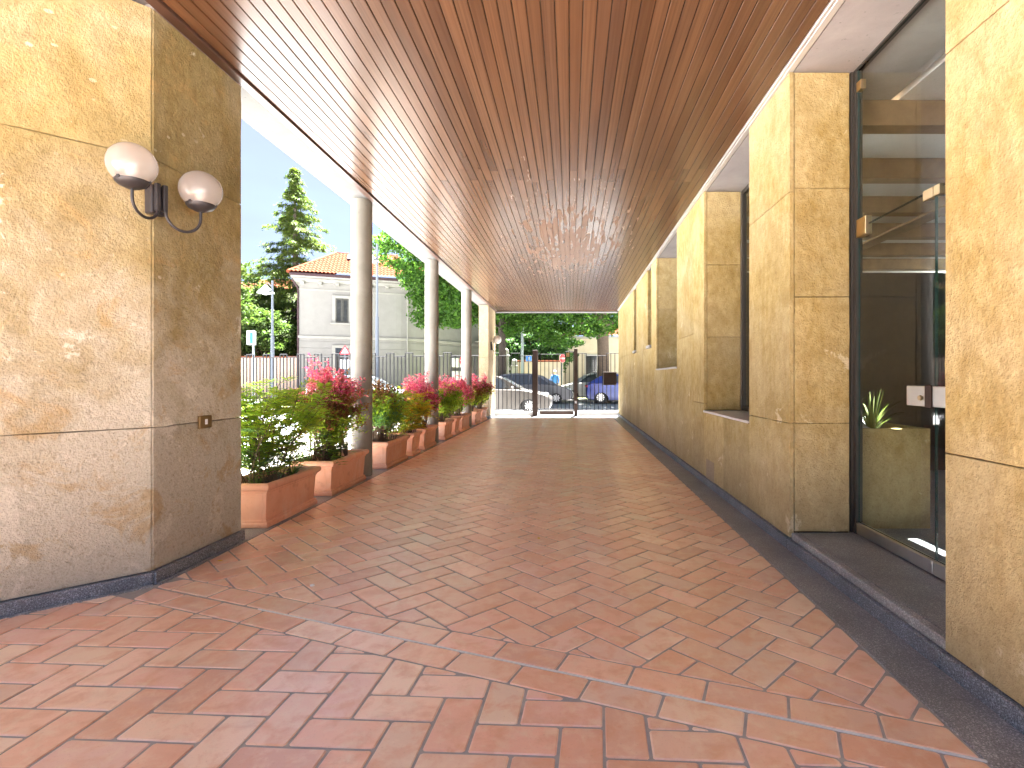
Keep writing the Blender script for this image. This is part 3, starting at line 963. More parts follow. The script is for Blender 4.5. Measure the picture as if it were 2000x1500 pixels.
for g_, sgn in ((gl1, -1), (gl2, 1)):
    s0 = P1v + nb * .085 + tb * (.02 * sgn) + Vector((0, 0, 2.27))
    e0 = Vector((g_.x, g_.y, g_.z - .12 * 1.1))
    pts = [s0 + Vector((0, 0, .06))] + arc_pts(s0, e0 + Vector((0, 0, -.05)), .105 if sgn > 0 else .085) + [e0]
    MB().tube(pts, .0085, 10).build('arm', M['black_iron'], lamp, smooth=True)
    globe(lamp, g_, .12)
lamp2 = thing('wall_lamp', (-2.54, 17.1, 1.9), 'small single globe wall lamp on the far end pier', 'wall lamp')
g2 = Vector((-2.36, 17.35, 2.50))
MB().obox((-2.525, 17.15, 2.28), (0, 1, 0), (1, 0, 0), (0, 0, 1), .05, .02, .14).build('bracket', M['black_iron'], lamp2, bevel=.005)
MB().tube([Vector((-2.50, 17.15, 2.34))] + arc_pts((-2.50, 17.15, 2.26), (g2.x, g2.y, 2.30), .16) + [Vector((g2.x, g2.y, 2.36))], .012, 8).build('arm', M['black_iron'], lamp2, smooth=True)
MB().sphere(g2, .135, 24, 14).build('globe', M['white_plastic'], lamp2, smooth=True)

# push button plate
sw = thing('push_button', (-2.54, 3.722, .91), 'bronze plate with small white push button on the left pier', 'switch')
MB().box(-2.541, -2.522, 3.66, 3.785, .905, .993).build('plate', M['bronze_plate'], sw, bevel=.004)
MB().box(-2.523, -2.518, 3.712, 3.736, .932, .968).build('button', M['white_plastic'], sw, bevel=.002)

# ================================================================== GLASS ENTRANCE
XG = 2.10
ent = thing('glass_entrance', (XG, 3.1, .118), 'frameless glass entrance screen above and beside the door leaves', 'entrance')
MB().box(XG - .02, XG + .03, 3.918, 3.948, .118, ZT).build('side_channel', M['dark_frame'], ent)
MB().box(XG - .005, XG + .007, 2.32, 3.916, 2.345, 3.49).build('top_pane', M['door_glass'], ent)
MB().box(XG - .02, XG + .03, 2.32, 3.916, 3.49, ZT).build('top_channel', M['dark_frame'], ent)
MB().box(XG - .018, XG + .02, 3.855, 3.917, 3.33, 3.40).build('clip', M['brass'], ent, bevel=.003)
for y0, y1, lab in ((3.088, 3.910, 'glass door leaf on the far side with steel lock case'), (2.325, 3.080, 'glass door leaf mostly hidden behind the near stone pier')):
    d = thing('glass_door', (XG, (y0 + y1) / 2, .12), lab, 'door', 'entrance door leaves')
    MB().box(XG - .005, XG + .007, y0, y1, .205, 2.338).build('pane', M['door_glass'], d)
    MB().box(XG - .022, XG + .024, y0, y1, .124, .204).build('bottom_rail', M['steel'], d, bevel=.004)
    yy = (y0, y0 + .23) if y0 > 3 else (y1 - .12, y1)
    lk = MB().box(XG - .026, XG + .028, yy[0], yy[1], 1.085, 1.205).build('lock_case', M['steel'], d, bevel=.003)
    if y0 > 3:
        MB().box(XG - .034, XG - .024, y0 - .006, y0 + .05, 1.08, 1.21).build('lock_plate', M['brown_metal'], lk, bevel=.002)
        MB().lathe([(.014, -.012), (.016, 0), (.012, .006)], (XG - .032, y0 + .085, 1.135), 14, 'x').build('lock_cylinder', M['brass'], lk)
        MB().box(XG - .022, XG + .024, y1 - .125, y1, 2.27, 2.40).build('patch_fitting', M['brass'], d, bevel=.003)
        MB().box(XG - .022, XG + .024, y0, y0 + .085, 2.292, 2.352).build('patch_fitting', M['brass'], d, bevel=.003)
    else:
        MB().box(XG - .022, XG + .024, y1 - .05, y1, 2.292, 2.352).build('patch_fitting', M['brass'], d, bevel=.003)

for o in bpy.data.objects:
    if o.name.split('.')[0] in ('pane', 'top_pane') and o.type == 'MESH' and o.data.materials and o.data.materials[0] == M['door_glass']:
        o.data.materials.append(M['glass_edge'])
        for p in o.data.polygons:
            if abs(p.normal.x) < .5: p.material_index = 1
# ---- lobby behind the glass
MB().box(2.145, 8.0, 1.1, 11.5, -.02, .115).build('lobby_floor', M['granite_dark'], kind='structure')
lob = thing('lobby', (5, 5, .1), 'dim entrance lobby with beamed ceiling behind the glass door', 'room')
MB().box(7.9, 8.1, 1.2, 11.5, .115, 2.9).build('back_wall', M['stone_pale'], lob)
MB().box(2.12, 7.9, 11.4, 11.6, .115, 3.5).build('end_wall', M['stone_grey'], lob)
MB().box(2.12, 7.9, 1.0, 1.19, .115, 3.5).build('end_wall', M['lobby_plaster'], lob)
MB().box(2.66, 8.1, 1.0, 11.6, 3.505, 3.6).build('lobby_ceiling', M['lobby_plaster'], lob)
MB().box(2.17, 5.2, 6.62, 6.75, .118, 2.55).build('partition', M['dark_frame'], lob)
MB().box(2.064, 2.14, 3.952, 4.846, .12, 3.5).build('inner_lining', M['dark_frame'], lob)
MB().box(2.064, 2.14, 1.2, 2.312, .12, 3.5).build('inner_lining', M['dark_frame'], lob)
for k in range(1, 7):
    y = 3.2 + k * 1.15
    MB().box(2.2, 7.9, y, y + .16, 3.30, 3.503).build('ceiling_beam', M['beam_wood'], lob)
MB().box(4.4, 4.62, 1.2, 11.4, 3.27, 3.298).build('ceiling_beam', M['beam_wood'], lob)
MB().box(2.07, 2.14, 6.53, 8.09, .12, 3.5).build('inner_lining', M['lobby_plaster'], lob)
MB().box(2.07, 2.14, 10.1, 11.4, .12, 3.5).build('inner_lining', M['lobby_plaster'], lob)
ip = thing('stone_trough', (2.6, 4.9, .115), 'low ochre stone plant trough inside the lobby behind the glass', 'planter')
MB().box(2.16, 2.72, 4.06, 4.10, .115, .87).build('front_slab', M['stone_wall'], ip, bevel=.003)
MB().box(2.68, 2.72, 4.10, 6.6, .115, .87).build('side_slab', M['stone_wall'], ip, bevel=.003)
MB().box(2.16, 2.68, 4.10, 6.6, .115, .80).build('soil', M['soil'], ip)

def strap_plant(name, base, n, L, mat, label, cat='plant', parent=None, seed=0, w=.016, group=None, spread=1.0):
    r = random.Random(seed)
    t = thing(name, base, label, cat, group) if parent is None else parent
    Vs, Fs = [], []
    c = 0
    for k in range(n):
        a = r.uniform(0, 6.28); l = L * r.uniform(.6, 1.1); lean = r.uniform(.25, 1.0) * spread
        d = Vector((math.cos(a), math.sin(a), 0)); s = Vector((-math.sin(a), math.cos(a), 0))
        p0 = Vector(base) + d * r.uniform(0, .03)
        prev = None
        m = 6
        for i in range(m + 1):
            q = i / m
            p = p0 + d * (l * lean * (q ** 1.3) * .75) + Vector((0, 0, l * (q * 1.0 - .62 * lean * q * q)))
            ww = w * (1 - q) ** .6 * .5 + .0008
            Vs += [p - s * ww, p + s * ww]
            if i: Fs.append((c + 2 * i - 2, c + 2 * i - 1, c + 2 * i + 1, c + 2 * i))
        c += 2 * (m + 1)
    np_mesh('foliage', np.array([tuple(v) for v in Vs]), np.array(Fs), M[mat], t, kind='stuff')
    return t
strap_plant('spider_plant', (2.42, 4.32, .80), 46, .42, 'leaf_strap', 'arching strap leaved plant in the lobby trough by the door', seed=5)
strap_plant('spider_plant', (2.55, 4.95, .80), 40, .46, 'leaf_strap', 'taller strap leaved plant at the back of the lobby trough', seed=6)
for i, (x, y, s, lab) in enumerate(((2.27, 4.20, .065, 'small pale boulder in the lobby trough next to the glass'), (2.50, 4.55, .095, 'larger pale boulder between the lobby trough plants'))):
    r = random.Random(40 + i)
    b = MB().sphere((x, y, .80 + s * .55), s, 14, 9, 1.3, 1.0, .75)
    b.v = [(px + r.uniform(-.1, .1) * s, py + r.uniform(-.1, .1) * s, pz + r.uniform(-.1, .1) * s) for px, py, pz in b.v]
    b.build('boulder', M['stone_grey'], smooth=True, label=lab, cat='stone')
# slim cactus in the lobby
ct = thing('cactus', (2.30, 5.75, .80), 'tall thin pale green cactus stem behind the door glass', 'cactus')
MB().tube([(2.30, 5.75, .80), (2.31, 5.74, 1.5), (2.28, 5.76, 2.1), (2.30, 5.75, 2.75)], [.035, .04, .035, .02], 8).build('stem', M['leaf_strap'], ct, smooth=True)
MB().tube([(2.31, 5.74, 1.5), (2.42, 5.70, 1.65), (2.46, 5.68, 2.2)], [.025, .03, .015], 8).build('branch', M['leaf_strap'], ct, smooth=True)

# ================================================================== PLANTERS
def planter(y0, y1, label, x1=-2.53, width=.41, height=.375):
    x0 = x1 - width
    yc, xc = (y0 + y1) / 2, (x0 + x1) / 2
    t = thing('terracotta_planter', (xc, yc, 0.001), label, 'planter', 'terracotta planters along the passage')
    hx, hy = width / 2, (y1 - y0) / 2
    def ring(ex, ez): return [(xc - hx - ex, yc - hy - ex, ez), (xc + hx + ex, yc - hy - ex, ez), (xc + hx + ex, yc + hy + ex, ez), (xc - hx - ex, yc + hy + ex, ez)]
    def loft(prof, name, mat, cap_bottom=True, bev=.004):
        b_ = MB()
        vs_ = []
        for ex, ez in prof: vs_ += ring(ex, ez)
        fs_ = []
        for i in range(len(prof) - 1):
            for k in range(4): fs_.append((4 * i + k, 4 * i + (k + 1) % 4, 4 * i + 4 + (k + 1) % 4, 4 * i + 4 + k))
        if cap_bottom: fs_.append((3, 2, 1, 0))
        b_.add(vs_, fs_)
        return b_.build(name, M[mat], t, bevel=bev, seg=2)
    H = height
    loft([(-.012, .012), (-.010, .055), (-.014, .062), (-.018, .07), (-.004, H - .085), (-.004, H - .06), (-.03, H - .06), (-.045, .08)], 'body', 'planter_terracotta')
    loft([(.002, .001), (.006, .012), (.006, .034), (.000, .040), (-.004, .046), (-.002, .058), (-.012, .064), (-.02, .060), (-.02, .010)], 'base_moulding', 'planter_terracotta', False, .002)
    loft([(-.006, H - .088), (.004, H - .080), (.004, H - .066), (.014, H - .062), (.028, H - .050), (.034, H - .030), (.031, H - .012), (.018, H - .001), (.000, H), (-.016, H - .006), (-.022, H - .03), (-.024, H - .09)], 'rim', 'planter_terracotta', False, .002)
    so = MB()
    nx, ny = 6, max(6, int((y1 - y0) * 12))
    r = random.Random(int(y0 * 100))
    for i in range(nx + 1):
        for j in range(ny + 1):
            so.v.append((xc - hx + .026 + (width - .052) * i / nx, yc - hy + .026 + ((y1 - y0) - .052) * j / ny, H - .075 + r.uniform(-.012, .018)))
    for i in range(nx):
        for j in range(ny):
            a_ = i * (ny + 1) + j
            so.f.append((a_, a_ + ny + 1, a_ + ny + 2, a_ + 1))
    so.build('soil', M['soil'], t, smooth=True)
    return t
PL = [(4.48, 5.36, 'nearest terracotta planter box, partly cut off by the left pier'),
      (5.70, 6.64, 'second terracotta planter box, just before the first round column'),
      (7.40, 8.36, 'third terracotta planter box, just past the first round column'),
      (8.62, 9.06, 'short terracotta planter box, fourth from the front'),
      (9.34, 10.14, 'fifth terracotta planter box, just before the middle column'),
      (10.85, 11.55, 'sixth terracotta planter box, just past the middle column'),
      (11.85, 12.30, 'seventh terracotta planter box, short, past the middle column'),
      (12.60, 13.50, 'eighth terracotta planter box, just before the farthest column'),
      (14.35, 15.15, 'ninth terracotta planter box, just past the farthest column'),
      (15.45, 16.30, 'last terracotta planter box, next to the far end pier')]
for y0, y1, lab in PL: planter(y0, y1, lab)

# ---- plants
def frond_bush(name, base, label, seed, n_stem, h, spread, mats, len_y=.3, dens=1.0, group='shrubs in the terracotta planters', lean=(0, 0)):
    """many cane stems each topped by arching pinnate fronds"""
    r = random.Random(seed)
    t = thing(name, base, label, 'shrub', group)
    st = MB()
    sets = {m: ([], [], [], [], []) for m in mats}
    for s in range(n_stem):
        b0 = Vector(base) + Vector((r.uniform(-.09, .09), r.uniform(-len_y, len_y), -.02))
        hh = h * r.uniform(.55, 1.0)
        dirv = Vector((r.uniform(-1, 1) * spread + lean[0], r.uniform(-1, 1) * spread + lean[1], 0))
        top = b0 + Vector((dirv.x, dirv.y, hh))
        midp = b0 + Vector((dirv.x * .42, dirv.y * .42, hh * .58))
        st.tube([b0, midp, top], [.0045, .0038, .0025], 5)
        nf = int(r.randint(9, 14) * dens)
        for k in range(nf):
            q = r.uniform(.10, 1.0) ** .85
            p = midp.lerp(top, max(0, (q - .5) * 2)) if q > .5 else b0.lerp(midp, q * 2)
            a = r.uniform(0, 6.28)
            d = Vector((math.cos(a), math.sin(a), r.uniform(.3, 1.7))).normalized()
            L = r.uniform(.16, .32)
            pts = []
            for i in range(9):
                u = i / 8
                pts.append(p + d * (L * u) + Vector((0, 0, -.55 * L * u * u)))
            st.tube([pts[0], pts[4], pts[8]], [.0022, .0016, .0008], 3, cap=False)
            side = d.cross(Vector((0, 0, 1))).normalized()
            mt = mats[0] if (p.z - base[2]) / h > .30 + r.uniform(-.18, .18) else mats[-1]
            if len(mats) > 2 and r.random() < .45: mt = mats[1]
            C, D, N, Ls, Ws = sets[mt]
            for i in range(1, 9):
                for sg in (-1, 1):
                    ll = r.uniform(.065, .105) * (1.15 - .5 * abs(i / 8 - .5))
                    dd = (side * sg * .8 + d * .65 + Vector((0, 0, r.uniform(-.35, .12)))).normalized()
                    C.append(pts[i] + dd * ll * .5); D.append(dd); N.append(Vector((r.uniform(-.3, .3), r.uniform(-.3, .3), 1))); Ls.append(ll); Ws.append(ll * .17)
    st.build('stem', M['twig'], t, kind='stuff')
    for m, (C, D, N, Ls, Ws) in sets.items():
        if C:
            V, Fq = leaves([tuple(c) for c in C], [tuple(c) for c in D], [tuple(c) for c in N], Ls, Ws, .12)
            np_mesh('foliage', V, Fq, M[m], t, kind='stuff')
    return t

def twig_bush(name, base, label, seed, h, rx, ry, n, mats, size=.034, group='shrubs in the terracotta planters', bare=0.25, blooms=1.0):
    """branching shrub: small oval leaves along twigs; mats = (top, upper, lower)"""
    r = random.Random(seed)
    t = thing(name, base, label, 'shrub', group)
    st = MB()
    sets = {}
    B = Vector(base)
    roots = [B + Vector((r.uniform(-.07, .07), r.uniform(-ry * .5, ry * .5), -.03)) for _ in range(7)]
    for k in range(n):
        p0 = r.choice(roots)
        # tip on an uneven dome
        a = r.uniform(0, 6.28); q = math.sqrt(r.random())
        tip = Vector((B.x + rx * q * math.cos(a), B.y + ry * q * math.sin(a), B.z + h * (1 - .35 * q * q) * r.uniform(.50, 1.06)))
        m1 = p0.lerp(tip, .4) + Vector((r.uniform(-.05, .05), r.uniform(-.05, .05), h * .12))
        m2 = p0.lerp(tip, .75) + Vector((r.uniform(-.05, .05), r.uniform(-.05, .05), h * .06))
        pts = [p0, m1, m2, tip]
        st.tube(pts, [.0055, .004, .003, .0015], 5, cap=False)
        for s in range(32):
            u = r.uniform(bare, 1.0) ** .7
            i = min(2, int(u * 3)); p = pts[i].lerp(pts[i + 1], u * 3 - i)
            rel = (p.z - B.z) / h
            cl = 3 if rel > .5 else 2
            pc = p + Vector((r.gauss(0, .035), r.gauss(0, .035), r.gauss(0, .03)))
            v = rel + r.gauss(0, .09)
            mt = mats[0] if v > .70 - .12 * (blooms - 1) and r.random() < blooms else (mats[1] if v > .46 else mats[2])
            S = sets.setdefault(mt, ([], [], [], [], []))
            for _ in range(cl + 2):
                d = Vector((r.gauss(0, 1), r.gauss(0, 1), r.gauss(.25, .7)))
                if d.length < .1: continue
                d.normalize()
                l = size * r.uniform(.7, 1.35)
                S[0].append(tuple(pc + d * r.uniform(.008, .04))); S[1].append(tuple(d)); S[2].append((r.gauss(0, .6), r.gauss(0, .6), 1)); S[3].append(l); S[4].append(l * .52)
    st.build('stem', M['twig'], t, kind='stuff')
    for m, (C, D, N, Ls, Ws) in sets.items():
        V, Fq = leaves(C, D, N, Ls, Ws, .15)
        np_mesh('blossom' if m == 'leaf_pink' else 'foliage', V, Fq, M[m], t, kind='stuff')
    return t

XP = -2.735
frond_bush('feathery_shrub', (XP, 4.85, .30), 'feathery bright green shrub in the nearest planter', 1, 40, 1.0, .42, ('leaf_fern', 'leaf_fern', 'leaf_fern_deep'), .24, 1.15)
strap_plant('grass_tuft', (XP + .08, 5.15, .30), 40, .20, 'leaf_strap', 'low tuft of strap leaves at the back of the nearest planter', seed=21, w=.012)
strap_plant('grass_tuft', (XP + .03, 4.62, .30), 34, .20, 'leaf_strap', 'low tuft of strap leaves at the front of the nearest planter', seed=22, w=.012)
twig_bush('pink_shrub', (XP, 6.12, .30), 'tall loose shrub with magenta tips in the second planter', 2, 1.14, .36, .70, 104, ('leaf_pink', 'leaf_rust', 'leaf_bush'), .036)
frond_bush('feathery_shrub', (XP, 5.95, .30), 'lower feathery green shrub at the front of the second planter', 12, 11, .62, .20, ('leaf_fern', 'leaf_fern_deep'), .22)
strap_plant('grass_tuft', (XP + .09, 6.05, .30), 40, .22, 'leaf_strap', 'low grassy tuft in the second planter', seed=23, w=.011)
twig_bush('green_shrub', (XP, 7.72, .30), 'loose dark leaved shrub at the front of the third planter', 3, .95, .32, .46, 62, ('leaf_rust', 'leaf_bush', 'leaf_fern_deep'), .045)
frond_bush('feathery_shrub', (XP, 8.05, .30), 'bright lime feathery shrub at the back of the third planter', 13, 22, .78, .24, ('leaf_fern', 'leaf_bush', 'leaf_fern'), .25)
frond_bush('feathery_shrub', (XP + .04, 8.84, .30), 'yellow and orange feathery shrub in the short fourth planter', 4, 20, .74, .26, ('leaf_yellow', 'leaf_fern', 'leaf_yellow'), .18, 1.3, lean=(.10, -.02))
twig_bush('pink_shrub', (XP, 9.74, .30), 'magenta topped shrub in the fifth planter before the middle column', 5, 1.04, .34, .54, 80, ('leaf_pink', 'leaf_pink', 'leaf_rust'), .036, blooms=1.3)
twig_bush('pink_shrub', (XP, 11.2, .30), 'magenta and lime shrub in the sixth planter past the middle column', 6, .98, .36, .44, 74, ('leaf_pink', 'leaf_bush', 'leaf_fern'), .04, bare=.1)
twig_bush('pink_shrub', (XP, 12.08, .30), 'magenta and lime shrub in the short seventh planter', 7, 1.0, .34, .34, 60, ('leaf_pink', 'leaf_bush', 'leaf_fern'), .04, bare=.1)
twig_bush('pink_shrub', (XP, 13.05, .30), 'magenta topped shrub in the eighth planter before the farthest column', 8, 1.0, .36, .50, 72, ('leaf_pink', 'leaf_pink', 'leaf_bush'), .042, bare=.1)
twig_bush('pink_shrub', (XP, 14.75, .30), 'magenta shrub in the ninth planter past the farthest column', 9, 1.08, .38, .48, 72, ('leaf_pink', 'leaf_rust', 'leaf_bush'), .044, bare=.1)
twig_bush('pink_shrub', (XP + .03, 15.9, .30), 'reddish and lime shrub in the last planter by the end pier', 10, 1.12, .42, .46, 78, ('leaf_pink', 'leaf_rust', 'leaf_bush'), .046, bare=.1)

# ================================================================== GATE AND FENCE
YG = 17.96
def gx(u): return (u - U0) * YG / F_PX
def gz(v): return CAM_H + (V0 - v) * YG / F_PX
gf = thing('gate_fence', (0, YG, 0), 'dark iron railing panels on white kerbs beside the pedestrian gate', 'fence')
MB().box(gx(957), gx(1041), YG - .09, YG + .09, 0, .145).build('kerb_block', M['white_kerb'], gf, bevel=.006)
MB().box(gx(1128.5), X_W + .0, YG - .09, YG + .09, 0, .145).build('kerb_block', M['white_kerb'], gf, bevel=.006)
for u0, u1, ht in ((1040.5, 1050.5, 684), (1121, 1128, 681)):
    MB().box(gx(u0), gx(u1), YG - .07, YG + .07, 0, gz(ht)).build('gate_post', M['brown_metal'], gf, bevel=.004)
MB().box(gx(1122.5), gx(1126.5), YG - .078, YG - .069, .42, .50).build('bell_plate', M['steel'], gf)
bar_me = {}
def bar(parent, x, y, z0, z1, w=.011):
    k = (round(z1 - z0, 2), w)
    if k not in bar_me: bar_me[k] = MB().box(-w, w, -w, w, 0, k[0]).mesh('bar')
    link_mesh('bar', bar_me[k], M['fence_iron'], parent, tuple(Vector((x, y, z0)) - origin_of(parent)))
def rail(parent, p0, p1, w=.012):
    MB().tube([p0, p1], w, 4).build('rail', M['fence_iron'], parent)
def section(u0, u1, n, highs, zb=.20):
    xs = [gx(u0 + (u1 - u0) * i / n) for i in range(n + 1)]
    for i, x in enumerate(xs):
        hi = (i in highs) or (i - 1 in highs)
        bar(gf, x, YG, zb, gz(690) if hi else gz(695))
    i = 0
    while i < n:
        j = i
        while j < n and ((j in highs) == (i in highs)): j += 1
        z = gz(690) if i in highs else gz(695)
        rail(gf, (xs[i] - .01, YG, z), (xs[j] + .01, YG, z)); i = j
    rail(gf, (xs[0], YG, zb), (xs[-1], YG, zb))
section(957, 1040, 10, {0, 1, 5, 6})
section(1129, 1209, 10, {0, 1, 7, 8, 9})
gt = thing('pedestrian_gate', (gx(1086), YG, .03), 'dark iron pedestrian gate with a solid kick panel, between brown posts', 'gate')
xs = [gx(1056 + 64 * i / 8) for i in range(9)]
for i, x in enumerate(xs): bar(gt, x, YG, .22, gz(687) if i in (6, 7, 8) else gz(692))
rail(gt, (xs[0], YG, gz(692)), (xs[6], YG, gz(692))); rail(gt, (xs[6], YG, gz(687)), (xs[8], YG, gz(687))); rail(gt, (xs[0], YG, .22), (xs[8], YG, .22))
MB().box(gx(1054), gx(1120.5), YG - .02, YG + .02, .155, .195).build('bottom_rail', M['white_kerb'], gt)
MB().box(gx(1054), gx(1120.5), YG - .03, YG + .03, .035, .152).build('kick_panel', M['brown_metal'], gt, bevel=.003)
MB().box(gx(1106), gx(1112), YG - .04, YG - .012, gz(697), gz(689)).build('gate_closer', M['bronze_plate'], gt)
lb = thing('letter_box', (gx(1190), YG - .15, gz(752)), 'dark brown square letter box mounted on the railing at the right', 'letter box')
MB().box(gx(1178), gx(1203), YG - .22, YG - .014, gz(752), gz(728)).build('case', M['brown_metal'], lb, bevel=.006)
MB().box(gx(1177.5), gx(1203.5), YG - .235, YG - .014, gz(728) + .001, gz(727) + .008).build('lid', M['brown_metal'], lb, bevel=.003)

# courtyard railing running left from the end pier
cf = thing('courtyard_fence', (-8, 19, 0), 'long iron railing with stepped top along the courtyard behind the planters', 'fence')
FA, FB = Vector((-2.95, 18.15, 0)), Vector((-13.6, 20.35, 0))
nb_ = 76
fd = (FB - FA)
MB().obox((FA + FB) / 2 + Vector((0, 0, .05)), fd.normalized(), Vector((-fd.y, fd.x, 0)).normalized(), (0, 0, 1), fd.length / 2, .08, .12).build('kerb_block', M['white_kerb'], cf, bevel=.006)
i = 0; hi = False
while i < nb_:
    j = min(nb_, i + (2 if hi else 3))
    z = 2.13 if hi else 2.02
    pi, pj = FA + fd * (i / nb_), FA + fd * (j / nb_)
    rail(cf, (pi.x, pi.y, z), (pj.x, pj.y, z), .018)
    for k in range(i, j + (1 if hi else 0)):
        if not hi and k == i and i > 0: continue
        p = FA + fd * (k / nb_)
        bar(cf, p.x, p.y, .15, z, .016)
    i = j; hi = not hi
rail(cf, (FA.x, FA.y, .26), (FB.x, FB.y, .26))

# ================================================================== CARS
def car(name, label, x_front, y_near, heading, paint, style, zg=-.10):
    """heading +1 = front points to +X. Built around local x (0 = rear, L = front), y (0 near side .. Wd)"""
    L, Wd, H, belt, hood, wb0, wb1, wr = style['L'], style['W'], style['H'], style['belt'], style['hood'], style['rear_axle'], style['front_axle'], style['wr']
    xr = x_front - heading * L
    def P(x, y, z): return (xr + heading * x, y_near + y, zg + z)
    t = thing(name, ((x_front + xr) / 2, y_near + Wd / 2, zg), label, 'car', 'cars along the street')
    def arch(cx, rr, x_from, x_to):
        out = []
        for k in range(0, 13):
            a = math.pi * k / 12
            out.append((cx - rr * math.cos(a), .20 + rr * math.sin(a) * 1.02))
        return out
    ra = wr * 1.17
    low = [(.06, .28)] + [(wb0 - ra, .20)] + arch(wb0, ra, 0, 0)[1:-1] + [(wb0 + ra, .20), (wb1 - ra, .20)] + arch(wb1, ra, 0, 0)[1:-1] + [(wb1 + ra, .20), (L - .10, .22)]
    upper = style['upper']                       # from front bumper over bonnet, belt line to the rear
    prof = low + upper
    ks = [(-.0, .055), (.05, .02), (.14, 0.0), (Wd - .14, 0.0), (Wd - .05, .02), (Wd, .055)]
    cxp, czp = L / 2, .62
    b_ = MB(); n = len(prof)
    for yy, ins in ks:
        for x, z in prof:
            sx = 1 - ins * 1.1 / L * 2; sz = ins * .45
            b_.v.append(P(cxp + (x - cxp) * sx, yy, z - (sz if z > .6 else -sz * .3)))
    for i in range(len(ks) - 1):
        for k in range(n):
            b_.f.append((i * n + k, i * n + (k + 1) % n, (i + 1) * n + (k + 1) % n, (i + 1) * n + k))
    # side caps as strips so that arches stay open
    b_.f.append(tuple(range(n - 1, -1, -1))); b_.f.append(tuple(range((len(ks) - 1) * n, len(ks) * n)))
    body = b_.build('body', M[paint], t, smooth=True)
    # greenhouse
    gh = style['house']                          # list of (x,z) from front foot over the roof to the rear foot
    g_ = MB(); m = len(gh)
    zr = max(z for x, z in gh)
    for yy, top in ((.06, .15), (.10, .20), (Wd - .10, -.20), (Wd - .06, -.15)):
        for x, z in gh:
            q = (z - belt) / (zr - belt)
            g_.v.append(P(x, yy + top * max(0, q), z))
    for i in range(3):
        for k in range(m - 1): g_.f.append((i * m + k, i * m + k + 1, (i + 1) * m + k + 1, (i + 1) * m + k))
    g_.f.append(tuple(range(m - 1, -1, -1))); g_.f.append(tuple(range(3 * m, 4 * m)))
    g_.build('cabin', M[paint], t, smooth=True)
    # side windows, both sides
    for side in (0, 1):
        for w in style['windows']:
            vs_ = []
            for x, z in w:
                q = (z - belt) / (zr - belt)
                y_ = .06 + .15 * q - .008
                vs_.append(P(x, y_ if side == 0 else Wd - y_, z))
            MB().add(vs_, [tuple(range(len(w)))]).build('side_window', M['window_dark'], t)
    # windscreen and rear window
    for (xa, za), (xb, zb), nm in ((style['ws'][0], style['ws'][1], 'windscreen'), (style['rw'][0], style['rw'][1], 'rear_window')):
        off = .010
        dx, dz = xb - xa, zb - za; l = math.hypot(dx, dz)
        sx = 1 if nm == 'windscreen' else -1
        ox, oz = sx * abs(dz) / l * off, abs(dx) / l * off
        qa, qb = (za - belt) / (zr - belt), (zb - belt) / (zr - belt)
        vs_ = [P(xa + ox, .14 + .15 * qa, za + oz), P(xa + ox, Wd - .14 - .15 * qa, za + oz), P(xb + ox, Wd - .16 - .15 * qb, zb + oz), P(xb + ox, .16 + .15 * qb, zb + oz)]
        MB().add(vs_, [(0, 1, 2, 3)]).build(nm, M['window_dark'], t)
    # wheels
    for cx_ in (wb0, wb1):
        for yy, s in ((.05, -1), (Wd - .05, 1)):
            c = P(cx_, yy + (.09 if s < 0 else -.09), wr)
            w = thing_part = bpy.data.objects.new('wheel', None); COL.objects.link(w); w.parent = t
            w.location = Vector(c) - origin_of(t)
            MB().lathe([(wr * .60, -.09), (wr * .92, -.10), (wr, -.07), (wr, .07), (wr * .92, .10), (wr * .60, .09), (wr * .60, -.09)], c, 28, 'y', cap=False).build('tyre', M['rubber'], w, smooth=True)
            MB().lathe([(wr * .66, s * .02), (wr * .66, s * .05), (wr * .60, s * .06)], c, 24, 'y').build('rim', M['rubber'], w)
            sp = MB()
            ns = style.get('spokes', 9)
            for k in range(ns):
                a = 2 * math.pi * k / ns
                d = Vector((math.cos(a), 0, math.sin(a))); e = Vector((-math.sin(a), 0, math.cos(a)))
                sp.obox(Vector(c) + d * wr * .36 + Vector((0, s * .075, 0)), d, (0, 1, 0), e, wr * .29, .012, wr * style.get('spoke_w', .085))
            sp.lathe([(wr * .69, s * .05), (wr * .71, s * .088), (wr * .63, s * .090), (wr * .60, s * .06)], c, 28, 'y', cap=False)
            sp.lathe([(wr * .15, s * .06), (wr * .15, s * .092), (wr * .05, s * .096)], c, 14, 'y')
            sp.build('spoke_wheel', M['alloy'], w)
    # lamps
    for s in (0, 1):
        yy = .16 if s == 0 else Wd - .16
        hx, hz = style['head']
        MB().sphere(P(hx, yy, hz), .13, 12, 8, 1.5, .9, .62).build('headlight', M['headlamp'], t, smooth=True)
        tx_, tz_ = style['tail']
        MB().sphere(P(tx_, yy - (.05 if s == 0 else -.05), tz_), .12, 12, 8, 1.0, .9, style.get('tail_h', .9)).build('tail_light', M['tail_red'], t, smooth=True)
        mx_, mz_ = style['mirror']
        MB().sphere(P(mx_, -.07 if s == 0 else Wd + .07, mz_), .085, 12, 8, .9, 1.0, .75).build('mirror', M[paint], t, smooth=True)
    # door seams, handles, sill trim
    for sx_ in style['seams']:
        MB().add([P(sx_ - .006, -.0035, .36), P(sx_ + .006, -.0035, .36), P(sx_ + .006, .001, belt - .05), P(sx_ - .006, .001, belt - .05)], [(0, 1, 2, 3)]).build('door_seam', M['dark_frame'], t)
    for hx_ in style['handles']:
        a, c_ = P(hx_ - .08, -.022, belt - .16), P(hx_ + .08, -.002, belt - .13)
        MB().box(min(a[0], c_[0]), max(a[0], c_[0]), min(a[1], c_[1]), max(a[1], c_[1]), a[2], c_[2]).build('door_handle', M[paint], t, bevel=.006)
